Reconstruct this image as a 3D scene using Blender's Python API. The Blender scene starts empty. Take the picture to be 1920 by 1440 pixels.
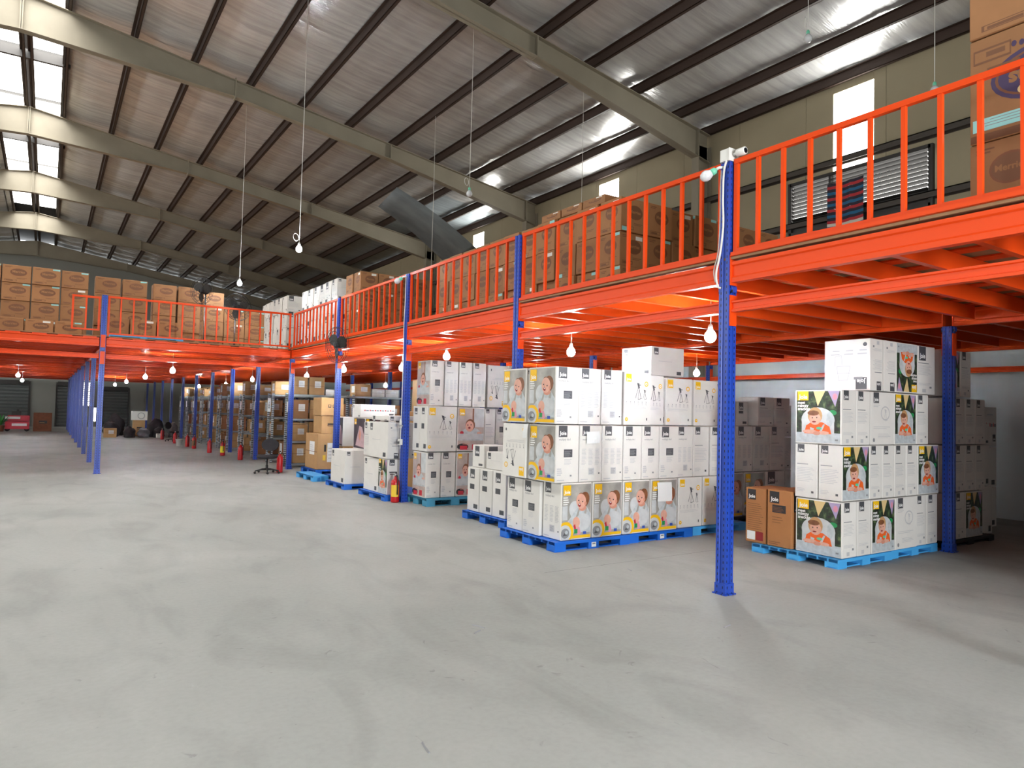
import bpy, bmesh, math, random
from mathutils import Matrix, Vector, Euler
random.seed(7)
SC = bpy.context.scene
COL = SC.collection
PI = math.pi

# ------------------------------------------------------------------ camera
cam_d = bpy.data.cameras.new('camera')
cam = bpy.data.objects.new('camera', cam_d)
COL.objects.link(cam)
cam_d.sensor_fit = 'HORIZONTAL'
cam_d.sensor_width = 36.0
cam_d.lens = 36.0 * 1307.84 / 1920.0
cam_d.clip_start = 0.05
cam_d.clip_end = 300
RIGHT = Vector((0.83188275, -0.55440267, 0.02467321))
UP = Vector((-0.04242304, -0.01920004, 0.99891523))
FWD = Vector((0.55332755, 0.83202707, 0.03949163))
m = Matrix.Identity(4)
for i in range(3):
    m[i][0] = RIGHT[i]; m[i][1] = UP[i]; m[i][2] = -FWD[i]
m[0][3], m[1][3], m[2][3] = 0.0, 0.0, 1.6
cam.matrix_world = m
SC.camera = cam

# ------------------------------------------------------------------ world, daylight, exposure
world = bpy.data.worlds.new('sky')
SC.world = world
world.use_nodes = True
bg = world.node_tree.nodes['Background']
bg.inputs[0].default_value = (0.93, 0.97, 1.0, 1)
bg.inputs[1].default_value = 3.0
SKYLIGHT = 5.0        # roof light panels and wall light panels
BULB = 420.0
SC.view_settings.view_transform = 'Standard'
SC.view_settings.look = 'None'
SC.view_settings.gamma = 1.0
SC.view_settings.use_curve_mapping = False
SC.view_settings.exposure = 0.3
cy = SC.cycles
cy.max_bounces = 5; cy.diffuse_bounces = 3; cy.glossy_bounces = 3; cy.transmission_bounces = 2; cy.transparent_max_bounces = 4
cy.caustics_reflective = False; cy.caustics_refractive = False
cy.sample_clamp_indirect = 6.0
cy.use_adaptive_sampling = True; cy.adaptive_threshold = 0.06
# loading door behind the camera; the first opening is added for soft fill
OPENINGS = [(-5.0, -3.2, 4.0, 40), (2.8, 3.9, 4.0, 480)]   # x0, x1, height, daylight in watts; at y = -5
WY0 = -5.0
def area(name, loc, rot, sx, sy, watts, col=(0.95, 0.98, 1.0)):
    l = bpy.data.lights.new(name, 'AREA'); l.shape = 'RECTANGLE'; l.size = sx; l.size_y = sy; l.energy = watts * 1.5; l.color = col
    o = bpy.data.objects.new(name, l); COL.objects.link(o); o.location = loc; o.rotation_euler = rot
    return o
for (xa, xb, hd, wt) in OPENINGS: area('door_daylight', ((xa + xb) / 2, WY0 - 0.15, hd / 2), (PI / 2, 0, 0), xb - xa, hd, wt)
# translucent light panels: ridge, right wall; those on the unseen left wall are added fill
for yy in (8.0, 30.2): area('ridge_daylight', (-0.85, yy, 11.06), (0, 0, 0), 1.7, 22.0, 650, (1, 0.98, 0.95))
for (ya, yb, za, zb) in ((7.5, 8.36, 5.55, 8.45), (15.0, 15.86, 6.9, 8.45), (22.5, 23.3, 6.9, 8.4)):
    area('wall_panel_daylight', (13.53, (ya + yb) / 2, (za + zb) / 2), (0, PI / 2, 0), zb - za, yb - ya, 60, (1, 0.97, 0.9))
LEFT_FILL = [(4.0 + 7.4 * k, 9.0 + 7.4 * k, 4.2, 7.4) for k in range(6)]
area('side_window_daylight', (-15.1, 25.0, 5.8), (0, -PI / 2, 0), 3.2, 42.0, 280)  # added fill from the left, no such source in view

# ------------------------------------------------------------------ materials
def lin(c):
    out = []
    for v in c:
        v = v / 255.0
        out.append(v / 12.92 if v <= 0.04045 else ((v + 0.055) / 1.055) ** 2.4)
    return (out[0], out[1], out[2], 1.0)

MATS = {}
def mat(name, rgb, rough=0.6, metal=0.0, spec=0.5, noise=0.0, nscale=8.0, rnd=0.0, bump=0.0, bscale=40.0, stretch=None, coat=0.0, emit=None, emit_s=0.0):
    if name in MATS: return MATS[name]
    mt = bpy.data.materials.new(name); mt.use_nodes = True
    nt = mt.node_tree; b = nt.nodes['Principled BSDF']
    c = lin(rgb)
    b.inputs['Base Color'].default_value = c
    b.inputs['Roughness'].default_value = rough
    b.inputs['Metallic'].default_value = metal
    b.inputs['Specular IOR Level'].default_value = spec
    b.inputs['Coat Weight'].default_value = coat
    if emit:
        b.inputs['Emission Color'].default_value = lin(emit)
        b.inputs['Emission Strength'].default_value = emit_s
    src = None
    tc = nt.nodes.new('ShaderNodeTexCoord')
    mp = nt.nodes.new('ShaderNodeMapping')
    nt.links.new(tc.outputs['Object'], mp.inputs[0])
    if stretch: mp.inputs['Scale'].default_value = stretch
    if noise > 0:
        n = nt.nodes.new('ShaderNodeTexNoise'); n.inputs['Scale'].default_value = nscale
        n.inputs['Detail'].default_value = 5
        nt.links.new(mp.outputs[0], n.inputs['Vector'])
        hs = nt.nodes.new('ShaderNodeHueSaturation')
        hs.inputs['Color'].default_value = c
        mr = nt.nodes.new('ShaderNodeMapRange')
        mr.inputs[1].default_value = 0.3; mr.inputs[2].default_value = 0.7
        mr.inputs[3].default_value = 1 - noise; mr.inputs[4].default_value = 1 + noise
        nt.links.new(n.outputs[0], mr.inputs[0]); nt.links.new(mr.outputs[0], hs.inputs['Value'])
        src = hs
    if rnd > 0:
        oi = nt.nodes.new('ShaderNodeObjectInfo')
        mr2 = nt.nodes.new('ShaderNodeMapRange')
        mr2.inputs[3].default_value = 1 - rnd; mr2.inputs[4].default_value = 1 + rnd
        nt.links.new(oi.outputs['Random'], mr2.inputs[0])
        h2 = nt.nodes.new('ShaderNodeHueSaturation')
        if src: nt.links.new(src.outputs[0], h2.inputs['Color'])
        else: h2.inputs['Color'].default_value = c
        nt.links.new(mr2.outputs[0], h2.inputs['Value'])
        src = h2
    if src: nt.links.new(src.outputs[0], b.inputs['Base Color'])
    if bump > 0:
        n2 = nt.nodes.new('ShaderNodeTexNoise'); n2.inputs['Scale'].default_value = bscale
        n2.inputs['Detail'].default_value = 4
        nt.links.new(mp.outputs[0], n2.inputs['Vector'])
        bp = nt.nodes.new('ShaderNodeBump'); bp.inputs['Strength'].default_value = bump
        bp.inputs['Distance'].default_value = 0.02
        nt.links.new(n2.outputs[0], bp.inputs['Height']); nt.links.new(bp.outputs[0], b.inputs['Normal'])
    MATS[name] = mt
    return mt

def emission(name, rgb, s):
    mt = bpy.data.materials.new(name); mt.use_nodes = True
    nt = mt.node_tree; nt.nodes.remove(nt.nodes['Principled BSDF'])
    e = nt.nodes.new('ShaderNodeEmission'); e.inputs[0].default_value = lin(rgb); e.inputs[1].default_value = s
    nt.links.new(e.outputs[0], nt.nodes['Material Output'].inputs[0])
    mt.cycles.emission_sampling = 'NONE'     # sampled through the lamp set beside it
    MATS[name] = mt
    return mt

def concrete():
    mt = bpy.data.materials.new('concrete'); mt.use_nodes = True
    nt = mt.node_tree; b = nt.nodes['Principled BSDF']; L = nt.links.new
    tc = nt.nodes.new('ShaderNodeTexCoord')
    def noise(s, d=6, dist=0.0, scale=None):
        mp = nt.nodes.new('ShaderNodeMapping'); L(tc.outputs['Object'], mp.inputs[0])
        if scale: mp.inputs['Scale'].default_value = scale
        n = nt.nodes.new('ShaderNodeTexNoise'); n.inputs['Scale'].default_value = s
        n.inputs['Detail'].default_value = d; n.inputs['Distortion'].default_value = dist
        L(mp.outputs[0], n.inputs['Vector']); return n
    def ramp(src, p0, c0, p1, c1):
        r = nt.nodes.new('ShaderNodeValToRGB'); e = r.color_ramp.elements
        e[0].position = p0; e[0].color = c0; e[1].position = p1; e[1].color = c1
        L(src.outputs[0], r.inputs[0]); return r
    def mix(kind, f, a, bb):
        x = nt.nodes.new('ShaderNodeMix'); x.data_type = 'RGBA'; x.blend_type = kind; x.inputs[0].default_value = f
        L(a.outputs[0] if a.type != 'MIX' else a.outputs[2], x.inputs[6]); L(bb.outputs[0] if bb.type != 'MIX' else bb.outputs[2], x.inputs[7]); return x
    base = ramp(noise(0.35, 8, 0.4), 0.3, lin((148, 152, 148)), 0.7, lin((172, 174, 170)))
    scuff = ramp(noise(1.7, 9, 1.2, (1, 0.45, 1)), 0.30, (0.74, 0.74, 0.74, 1), 0.52, (1, 1, 1, 1))
    fine = ramp(noise(26, 6), 0.25, (0.93, 0.93, 0.92, 1), 0.6, (1, 1, 1, 1))
    spots = ramp(noise(5.5, 3, 2.0), 0.24, (0.62, 0.62, 0.62, 1), 0.31, (1, 1, 1, 1))
    x = mix('MULTIPLY', 0.55, base, scuff); x = mix('MULTIPLY', 1.0, x, fine); x = mix('MULTIPLY', 0.6, x, spots)
    L(x.outputs[2], b.inputs['Base Color'])
    b.inputs['Roughness'].default_value = 0.62; b.inputs['Specular IOR Level'].default_value = 0.3
    bp = nt.nodes.new('ShaderNodeBump'); bp.inputs['Strength'].default_value = 0.08; bp.inputs['Distance'].default_value = 0.01
    L(noise(60, 4).outputs[0], bp.inputs['Height']); L(bp.outputs[0], b.inputs['Normal'])
    return mt

def perforated(name, rgb, rough, dark):
    """painted steel with a row of punched slots (object z)"""
    mt = bpy.data.materials.new(name); mt.use_nodes = True
    nt = mt.node_tree; b = nt.nodes['Principled BSDF']; L = nt.links.new
    tc = nt.nodes.new('ShaderNodeTexCoord'); sx = nt.nodes.new('ShaderNodeSeparateXYZ'); L(tc.outputs['Object'], sx.inputs[0])
    def m2(op, a, v):
        n = nt.nodes.new('ShaderNodeMath'); n.operation = op
        if hasattr(a, 'outputs'): L(a.outputs[0], n.inputs[0])
        else: L(a, n.inputs[0])
        if v is not None:
            if hasattr(v, 'outputs'): L(v.outputs[0], n.inputs[1])
            else: n.inputs[1].default_value = v
        return n
    z = m2('LESS_THAN', m2('FRACT', m2('MULTIPLY', sx.outputs[2], 18.0), None), 0.42)
    ax = m2('ABSOLUTE', sx.outputs[0], None); ay = m2('ABSOLUTE', sx.outputs[1], None)
    inx = m2('MULTIPLY', m2('GREATER_THAN', ax, 0.026), m2('LESS_THAN', ax, 0.036))
    iny = m2('MULTIPLY', m2('GREATER_THAN', ay, 0.026), m2('LESS_THAN', ay, 0.036))
    hole = m2('MULTIPLY', m2('MAXIMUM', inx, iny), z)
    mx = nt.nodes.new('ShaderNodeMix'); mx.data_type = 'RGBA'
    L(hole.outputs[0], mx.inputs[0]); mx.inputs[6].default_value = lin(rgb); mx.inputs[7].default_value = lin(dark)
    L(mx.outputs[2], b.inputs['Base Color']); b.inputs['Roughness'].default_value = rough
    MATS[name] = mt
    return mt

def leafy():
    mt = bpy.data.materials.new('print_leafy'); mt.use_nodes = True
    nt = mt.node_tree; b = nt.nodes['Principled BSDF']; L = nt.links.new
    tc = nt.nodes.new('ShaderNodeTexCoord')
    n = nt.nodes.new('ShaderNodeTexNoise'); n.inputs['Scale'].default_value = 16; n.inputs['Detail'].default_value = 3
    L(tc.outputs['Object'], n.inputs['Vector'])
    r = nt.nodes.new('ShaderNodeValToRGB'); L(n.outputs[0], r.inputs[0])
    e = r.color_ramp.elements; e[0].position = 0.40; e[0].color = lin((38, 38, 34)); e[1].position = 0.75; e[1].color = lin((112, 128, 84))
    k = r.color_ramp.elements.new(0.55); k.color = lin((48, 70, 46))
    L(r.outputs[0], b.inputs['Base Color']); b.inputs['Roughness'].default_value = 0.35
    MATS['print_leafy'] = mt

def foil(name, rgb, rough, metal):
    mt = bpy.data.materials.new(name); mt.use_nodes = True
    nt = mt.node_tree; b = nt.nodes['Principled BSDF']; L = nt.links.new
    tc = nt.nodes.new('ShaderNodeTexCoord'); mp = nt.nodes.new('ShaderNodeMapping')
    mp.inputs['Scale'].default_value = (0.6, 6.0, 1.0); L(tc.outputs['Object'], mp.inputs[0])
    n = nt.nodes.new('ShaderNodeTexNoise'); n.inputs['Scale'].default_value = 1.3; n.inputs['Detail'].default_value = 5; L(mp.outputs[0], n.inputs['Vector'])
    r = nt.nodes.new('ShaderNodeValToRGB'); L(n.outputs[0], r.inputs[0])
    c = lin(rgb); e = r.color_ramp.elements
    e[0].position = 0.3; e[0].color = (c[0] * .72, c[1] * .72, c[2] * .72, 1); e[1].position = 0.7; e[1].color = c
    L(r.outputs[0], b.inputs['Base Color'])
    b.inputs['Roughness'].default_value = rough; b.inputs['Metallic'].default_value = metal
    n2 = nt.nodes.new('ShaderNodeTexNoise'); n2.inputs['Scale'].default_value = 4.0; n2.inputs['Detail'].default_value = 4; L(mp.outputs[0], n2.inputs['Vector'])
    bp = nt.nodes.new('ShaderNodeBump'); bp.inputs['Strength'].default_value = 0.25; bp.inputs['Distance'].default_value = 0.03
    L(n2.outputs[0], bp.inputs['Height']); L(bp.outputs[0], b.inputs['Normal'])
    MATS[name] = mt
    return mt

MATS['concrete'] = concrete()
perforated('blue_post', (34, 72, 176), 0.32, (8, 12, 40))
perforated('grey_upright', (176, 186, 192), 0.4, (60, 64, 70))
leafy()
foil('foil', (234, 236, 237), 0.27, 0.45)
foil('bare_sheet', (150, 160, 165), 0.55, 0.35)
mat('orange', (234, 76, 22), 0.30, spec=0.22)
mat('orange_shelf', (224, 70, 22), 0.35, spec=0.22)
mat('ply', (150, 112, 78), 0.7, noise=0.12, nscale=6)
mat('ply_edge', (120, 88, 62), 0.75, noise=0.1)
mat('rafter_paint', (146, 139, 122), 0.6, noise=0.08, nscale=1.5)
mat('purlin_paint', (58, 42, 34), 0.6)
mat('wall_sheet', (160, 150, 124), 0.7, noise=0.05, nscale=0.8)
mat('wall_plaster', (205, 214, 218), 0.8, noise=0.05, nscale=1.2)
mat('wall_grey', (150, 152, 146), 0.8, noise=0.07, nscale=0.5)
mat('shutter', (92, 98, 98), 0.5, noise=0.05)
mat('dark_steel', (48, 46, 44), 0.5)
mat('girt', (70, 64, 58), 0.6)
mat('white_card', (229, 227, 222), 0.55, rnd=0.05, noise=0.03, nscale=5)
mat('brown_card', (160, 114, 74), 0.75, rnd=0.12, noise=0.06, nscale=7)
mat('brown_card_joie', (176, 120, 72), 0.7, noise=0.04, nscale=7)
mat('tan_card', (190, 150, 100), 0.7, rnd=0.08, noise=0.05, nscale=7)
mat('pallet_blue', (22, 108, 216), 0.45)
mat('pallet_light', (76, 176, 242), 0.45)
mat('pallet_teal', (70, 150, 184), 0.5)
mat('pallet_dark', (28, 34, 40), 0.6)
# print inks
mat('ink_grey', (78, 80, 84), 0.4); mat('ink_mid', (140, 142, 146), 0.5); mat('ink_pale', (196, 197, 199), 0.5)
mat('ink_white', (245, 245, 244), 0.4); mat('ink_yellow', (248, 196, 20), 0.4); mat('ink_black', (40, 40, 44), 0.5)
mat('photo_grey', (166, 164, 158), 0.3, noise=0.28, nscale=6); mat('photo_pale', (204, 208, 210), 0.3, noise=0.12, nscale=9)
mat('photo_pink', (190, 174, 168), 0.3, noise=0.18, nscale=5); mat('photo_cloth', (192, 200, 204), 0.3, noise=0.16, nscale=18)
mat('skin', (226, 172, 152), 0.35, noise=0.08, nscale=14); mat('skin_shade', (214, 148, 126), 0.35); mat('hair', (132, 84, 54), 0.4, noise=0.25, nscale=20); mat('hair_fair', (196, 152, 104), 0.4); mat('lips', (146, 40, 44), 0.4)
mat('ink_red', (200, 48, 62), 0.4); mat('ink_green', (38, 150, 84), 0.4); mat('ink_blue', (50, 84, 180), 0.4); mat('ink_mint', (92, 206, 160), 0.4)
mat('ink_orange', (240, 104, 40), 0.4); mat('ink_cream', (226, 198, 142), 0.4); mat('ink_lilac', (176, 160, 196), 0.4); mat('ink_pinkish', (222, 150, 170), 0.4)
mat('ink_violet', (64, 46, 88), 0.5); mat('ink_brown', (118, 78, 50), 0.6); mat('ink_redbrown', (124, 76, 48), 0.6); mat('sticker', (150, 214, 214), 0.5); mat('sticker_white', (236, 236, 230), 0.5)
mat('sleep_dark', (64, 52, 60), 0.4, noise=0.4, nscale=7); mat('sleep_pink', (190, 160, 166), 0.4, noise=0.15, nscale=9)
mat('paper', (238, 240, 240), 0.6)
mat('red_paint', (190, 22, 30), 0.3, coat=0.2); mat('yellow_label', (236, 200, 60), 0.5); mat('yellow_bright', (236, 222, 20), 0.5)
mat('black_rubber', (26, 26, 28), 0.6); mat('black_plastic', (30, 31, 34), 0.5); mat('chrome', (190, 192, 195), 0.25, metal=0.9)
mat('grey_steel', (156, 166, 170), 0.4, metal=0.3); mat('white_plastic', (232, 232, 228), 0.4); mat('mint_plastic', (120, 214, 180), 0.4)
mat('cable_white', (225, 225, 218), 0.5); mat('bulb_off', (225, 228, 232), 0.25); mat('lens', (20, 22, 30), 0.1)
mat('cloth_red', (190, 60, 66), 0.9); mat('cloth_blue', (50, 110, 150), 0.9); mat('cloth_navy', (52, 50, 64), 0.9); mat('cloth_white', (226, 218, 206), 0.9)
mat('dark_bag', (38, 36, 40), 0.85, noise=0.2); mat('grey_bag', (92, 90, 92), 0.85, noise=0.2); mat('machine_red', (190, 30, 52), 0.45); mat('green_leaf', (52, 130, 54), 0.7); mat('rust_card', (126, 76, 52), 0.8, noise=0.15)
mat('crack', (104, 105, 100), 0.9, spec=0.1)
emission('daylight_panel', (255, 252, 246), SKYLIGHT)
emission('daylight_window', (255, 254, 250), 9.0)
emission('bulb_on', (236, 246, 255), BULB)

# ------------------------------------------------------------------ mesh helpers
class MB:
    def __init__(s): s.v = []; s.f = []; s.mi = []; s.mats = []; s.sm = []
    def _m(s, name):
        if name not in s.mats: s.mats.append(name)
        return s.mats.index(name)
    def add(s, vs, fs, mt, smooth=False, M=None):
        o = len(s.v); k = s._m(mt)
        if M is not None: vs = [tuple(M @ Vector(p)) for p in vs]
        s.v += vs
        for f in fs:
            s.f.append([i + o for i in f]); s.mi.append(k); s.sm.append(smooth)
        return s
    def box(s, x0, x1, y0, y1, z0, z1, mt, M=None):
        vs = [(x0, y0, z0), (x1, y0, z0), (x1, y1, z0), (x0, y1, z0), (x0, y0, z1), (x1, y0, z1), (x1, y1, z1), (x0, y1, z1)]
        return s.add(vs, [(0, 3, 2, 1), (4, 5, 6, 7), (0, 1, 5, 4), (1, 2, 6, 5), (2, 3, 7, 6), (3, 0, 4, 7)], mt, M=M)
    def prism(s, poly, a, b, mt, axis='z', M=None):
        """poly: 2D outline, counter-clockwise seen from +axis; extruded from a to b"""
        n = len(poly)
        def P(p, t): return {'z': (p[0], p[1], t), 'y': (p[0], t, p[1]), 'x': (t, p[0], p[1])}[axis]
        vs = [P(p, a) for p in poly] + [P(p, b) for p in poly]
        fs = [tuple(range(n))[::-1], tuple(range(n, 2 * n))] + [(i, (i + 1) % n, n + (i + 1) % n, n + i) for i in range(n)]
        if axis == 'y': fs = [f[::-1] for f in fs]
        return s.add(vs, fs, mt, M=M)
    def tube(s, pts, r, mt, n=8, caps=True, M=None, rs=None):
        pts = [Vector(p) for p in pts]; vs = []; fs = []
        t0 = (pts[1] - pts[0]).normalized()
        ref = Vector((0, 0, 1)) if abs(t0.z) < 0.9 else Vector((1, 0, 0))
        for i, p in enumerate(pts):
            t = (pts[min(i + 1, len(pts) - 1)] - pts[max(i - 1, 0)]).normalized()
            u = t.cross(ref)
            if u.length < 1e-4: u = t.cross(Vector((0, 1, 0)))
            u.normalize(); w = u.cross(t).normalized(); ref = w
            rr = rs[i] if rs else r
            for k in range(n):
                a = 2 * PI * k / n
                vs.append(tuple(p + u * (math.cos(a) * rr) + w * (math.sin(a) * rr)))
        for i in range(len(pts) - 1):
            for k in range(n):
                k2 = (k + 1) % n
                fs.append((i * n + k, i * n + k2, (i + 1) * n + k2, (i + 1) * n + k))
        if caps:
            fs.append(tuple(range(n))[::-1]); o = (len(pts) - 1) * n; fs.append(tuple(range(o, o + n)))
        return s.add(vs, fs, mt, smooth=(n > 4), M=M)
    def lathe(s, prof, mt, n=16, M=None, c=(0, 0)):
        vs = []; fs = []
        for r, z in prof:
            for k in range(n):
                a = 2 * PI * k / n; vs.append((c[0] + r * math.cos(a), c[1] + r * math.sin(a), z))
        for i in range(len(prof) - 1):
            for k in range(n):
                k2 = (k + 1) % n; fs.append((i * n + k, i * n + k2, (i + 1) * n + k2, (i + 1) * n + k))
        fs.append(tuple(range(n))[::-1]); o = (len(prof) - 1) * n; fs.append(tuple(range(o, o + n)))
        return s.add(vs, fs, mt, smooth=True, M=M)
    def ring(s, R, r, mt, n=24, k=5, M=None):
        vs = []; fs = []
        for i in range(n):
            a = 2 * PI * i / n
            for j in range(k):
                b = 2 * PI * j / k; q = R + r * math.cos(b); vs.append((q * math.cos(a), q * math.sin(a), r * math.sin(b)))
        for i in range(n):
            for j in range(k):
                fs.append((i * k + j, ((i + 1) % n) * k + j, ((i + 1) % n) * k + (j + 1) % k, i * k + (j + 1) % k))
        return s.add(vs, fs, mt, smooth=True, M=M)
    def mesh(s, name):
        me = bpy.data.meshes.new(name)
        me.from_pydata(s.v, [], s.f)
        for mname in s.mats: me.materials.append(MATS[mname])
        me.polygons.foreach_set('material_index', s.mi)
        me.polygons.foreach_set('use_smooth', s.sm)
        me.update()
        return me

def link(name, data, parent=None, loc=(0, 0, 0), rot=(0, 0, 0), scale=None):
    o = bpy.data.objects.new(name, data); COL.objects.link(o)
    o.location = loc; o.rotation_euler = rot
    if scale: o.scale = scale
    if parent: o.parent = parent
    return o
def build(name, mb, parent=None, loc=(0, 0, 0), rot=(0, 0, 0)):
    return link(name, mb.mesh(name), parent, loc, rot)
SEEN = {}
def tag(o, label, cat, group=None):
    o['label'] = label; o['category'] = cat
    if group: o['group'] = group
    n = len(label.split())
    if not 4 <= n <= 16: print('LABELLEN', n, label)
    if label in SEEN and not group: print('DUPLABEL', label)
    SEEN[label] = 1
    return o
def empty(name, loc=(0, 0, 0), rot=(0, 0, 0)):
    o = bpy.data.objects.new(name, None); COL.objects.link(o); o.location = loc; o.rotation_euler = rot
    o.empty_display_size = 0.1
    return o
def struct(o, label=None):
    o['kind'] = 'structure'
    if label: o['label'] = label
    return o
def copy_tree(o, parent=None):
    c = o.copy(); COL.objects.link(c); c.parent = parent
    for ch in o.children: copy_tree(ch, c)
    return c
ORD = ['first', 'second', 'third', 'fourth', 'fifth', 'sixth', 'seventh', 'eighth', 'ninth', 'tenth', 'eleventh', 'twelfth', 'thirteenth', 'fourteenth', 'fifteenth', 'sixteenth', 'seventeenth', 'eighteenth', 'nineteenth', 'twentieth', 'twenty-first', 'twenty-second', 'twenty-third', 'twenty-fourth']

# ------------------------------------------------------------------ layout numbers (metres; x across, y along the hall)
XE, Y0, S = 5.176, 4.231, 3.43       # edge row of posts, first post, spacing
X2, X3, XL = 9.38, 12.95, 0.975
YJ = Y0 + 4 * S                      # 17.95: the corner where the far deck starts
XW = 13.5; XLW = -15.2; YB = 51.0    # walls
XR = -0.85; ZR = 10.8; ZE = 8.6      # ridge and eaves (underside of the roof)
SLOPE = (ZR - ZE) / (XW - XR)
def roof_z(x): return ZR - abs(x - XR) * SLOPE
RAFT = [-3.1 + 7.4 * k for k in range(8)]      # 4.3, 11.7, 19.1 ...
DECK = 3.06

# ------------------------------------------------------------------ floor and walls
fl = struct(build('floor', MB().box(XLW, XW, -12, YB, -0.2, 0.0, 'concrete')), 'pale grey scuffed concrete warehouse floor')
def strip(x0, y0, x1, y1, w):
    d = Vector((x1 - x0, y1 - y0, 0)); n = Vector((-d.y, d.x, 0)).normalized() * w / 2
    a, b = Vector((x0, y0, 0.0012)), Vector((x1, y1, 0.0012))
    mb = MB(); mb.add([tuple(a - n), tuple(b - n), tuple(b + n), tuple(a + n)], [(0, 1, 2, 3)], 'crack')
    return build('floor_joint', mb, fl)
for y in (5.65, 11.65): strip(4.2, y, XW, y, 0.006)
# scuff marks on the concrete
for (x, y, a, l) in ((5.05, 5.3, 1.2, .10), (2.62, 4.35, .5, .09), (2.75, 4.42, 1.9, .12), (1.55, 2.95, 1.4, .11), (4.35, 3.55, .2, .10)):
    dx, dy = math.cos(a) * l, math.sin(a) * l
    mk = MB(); mk.tube([(x, y, 0.001), (x + dx * .5, y + dy * .6, 0.001), (x + dx, y + dy, 0.001)], 0.006, 'ink_mid', 4)
    build('scuff_mark', mk, fl)

wr = struct(empty('wall_right', (XW, 0, 0)), 'beige sheet metal side wall with plastered base')
build('masonry_base', MB().box(0, 0.3, WY0, YB, 0, 3.2, 'wall_plaster'), wr)
npan = 20; pw = (YB - WY0) / npan
WIN = [(7.5, 8.36, 5.55, 8.45), (15.0, 15.86, 6.9, 8.45), (22.5, 23.3, 6.9, 8.4)]
edges = sorted(set([WY0, YB] + [WY0 + 1.75 * k for k in range(1, 32)]))
me_cache = {}
for a, b in zip(edges[:-1], edges[1:]):
    cuts = [w for w in WIN if w[0] < b - .01 and w[1] > a + .01]
    mb = MB()
    def piece(y0, y1, z0, z1):
        if y1 - y0 > .01: mb.box(0.02, 0.1, y0 + .004, y1 - .004, z0, z1, 'wall_sheet')
    if not cuts: piece(a, b, 3.2, ZE + .15)
    else:
        w = cuts[0]; y0c, y1c = max(a, w[0]), min(b, w[1])
        piece(a, y0c, 3.2, ZE + .15); piece(y1c, b, 3.2, ZE + .15)
        mb.box(0.02, 0.1, y0c, y1c, 3.2, w[2], 'wall_sheet'); mb.box(0.02, 0.1, y0c, y1c, w[3], ZE + .15, 'wall_sheet')
    build('wall_panel', mb, wr)
for z in (4.7, 5.85, 7.0):
    g = MB(); g.box(-0.16, 0.0, WY0, YB, z - .02, z, 'girt'); g.box(-0.16, -0.15, WY0, YB, z - .12, z, 'girt'); g.box(-0.01, 0.015, WY0, YB, z - .12, z, 'girt')
    build('girt', g, wr)
for y in RAFT:
    c = MB(); c.box(-0.46, -0.44, y - .11, y + .11, 0, 8.3, 'rafter_paint'); c.box(-0.02, 0.0, y - .11, y + .11, 0, 8.3, 'rafter_paint'); c.box(-0.44, -0.02, y - .012, y + .012, 0, 8.3, 'rafter_paint')
    build('wall_stanchion', c, wr)
for i, w in enumerate(WIN):
    wn = struct(empty('window_%d' % (i + 1), (XW + .04, (w[0] + w[1]) / 2, w[2])), 'bright translucent wall light panel above the mezzanine')
    ncor = 3
    for k in range(ncor):
        ya, yb = w[0] + (w[1] - w[0]) * k / ncor, w[0] + (w[1] - w[0]) * (k + 1) / ncor
        yc = (w[0] + w[1]) / 2
        build('pane', MB().box(0, 0.02, ya - yc + .002, yb - yc - .002, 0, w[3] - w[2], 'daylight_window'), wn)
# louvre vent let into the wall
lv = struct(empty('window_4', (XW - .02, 7.83, 5.62)), 'dark louvred vent with daylight between its slats')
fr = MB(); hw, hh = 1.47, 1.08
for (a, b, c, d) in ((-hw, hw, -.05, .03), (-hw, hw, hh - .03, hh + .05), (-hw - .04, -hw + .04, -.05, hh + .05), (hw - .04, hw + .04, -.05, hh + .05), (.5, .55, 0, hh)):
    fr.box(-.09, 0, a, b, c, d, 'dark_steel')
build('frame', fr, lv)
build('sky_gap', MB().box(-.012, -.002, -hw, hw, .28, hh, 'daylight_panel'), lv)
build('lower_panel', MB().box(-.03, -.013, -hw, hw, 0, .28, 'dark_steel'), lv)
sl = MB(); M = Matrix.Rotation(math.radians(24), 4, 'Y')
sl.box(-.05, .05, -hw + .05, hw - .05, -.006, .006, 'dark_steel', M=M); slm = sl.mesh('slat')
for k in range(10): link('slat', slm, lv, (-.055, 0, .3 + k * .083))

wl = struct(build('wall_left', MB().box(XLW - .2, XLW, WY0, YB, 0, ZE + .2, 'wall_sheet')), 'side wall with high windows across the hall')
for i, (ya, yb, za, zb) in enumerate(LEFT_FILL):  # added glowing panels that lighten the foil roof and aisle-side faces
    w6 = struct(empty('window_%d' % (i + 6), (XLW, (ya + yb) / 2, za)), 'high side window of translucent panels')
    for k in range(4):
        a = -(yb - ya) / 2 + (yb - ya) * k / 4
        build('pane', MB().box(.005, .03, a + .02, a + (yb - ya) / 4 - .02, 0, zb - za, 'daylight_panel'), w6)
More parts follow.
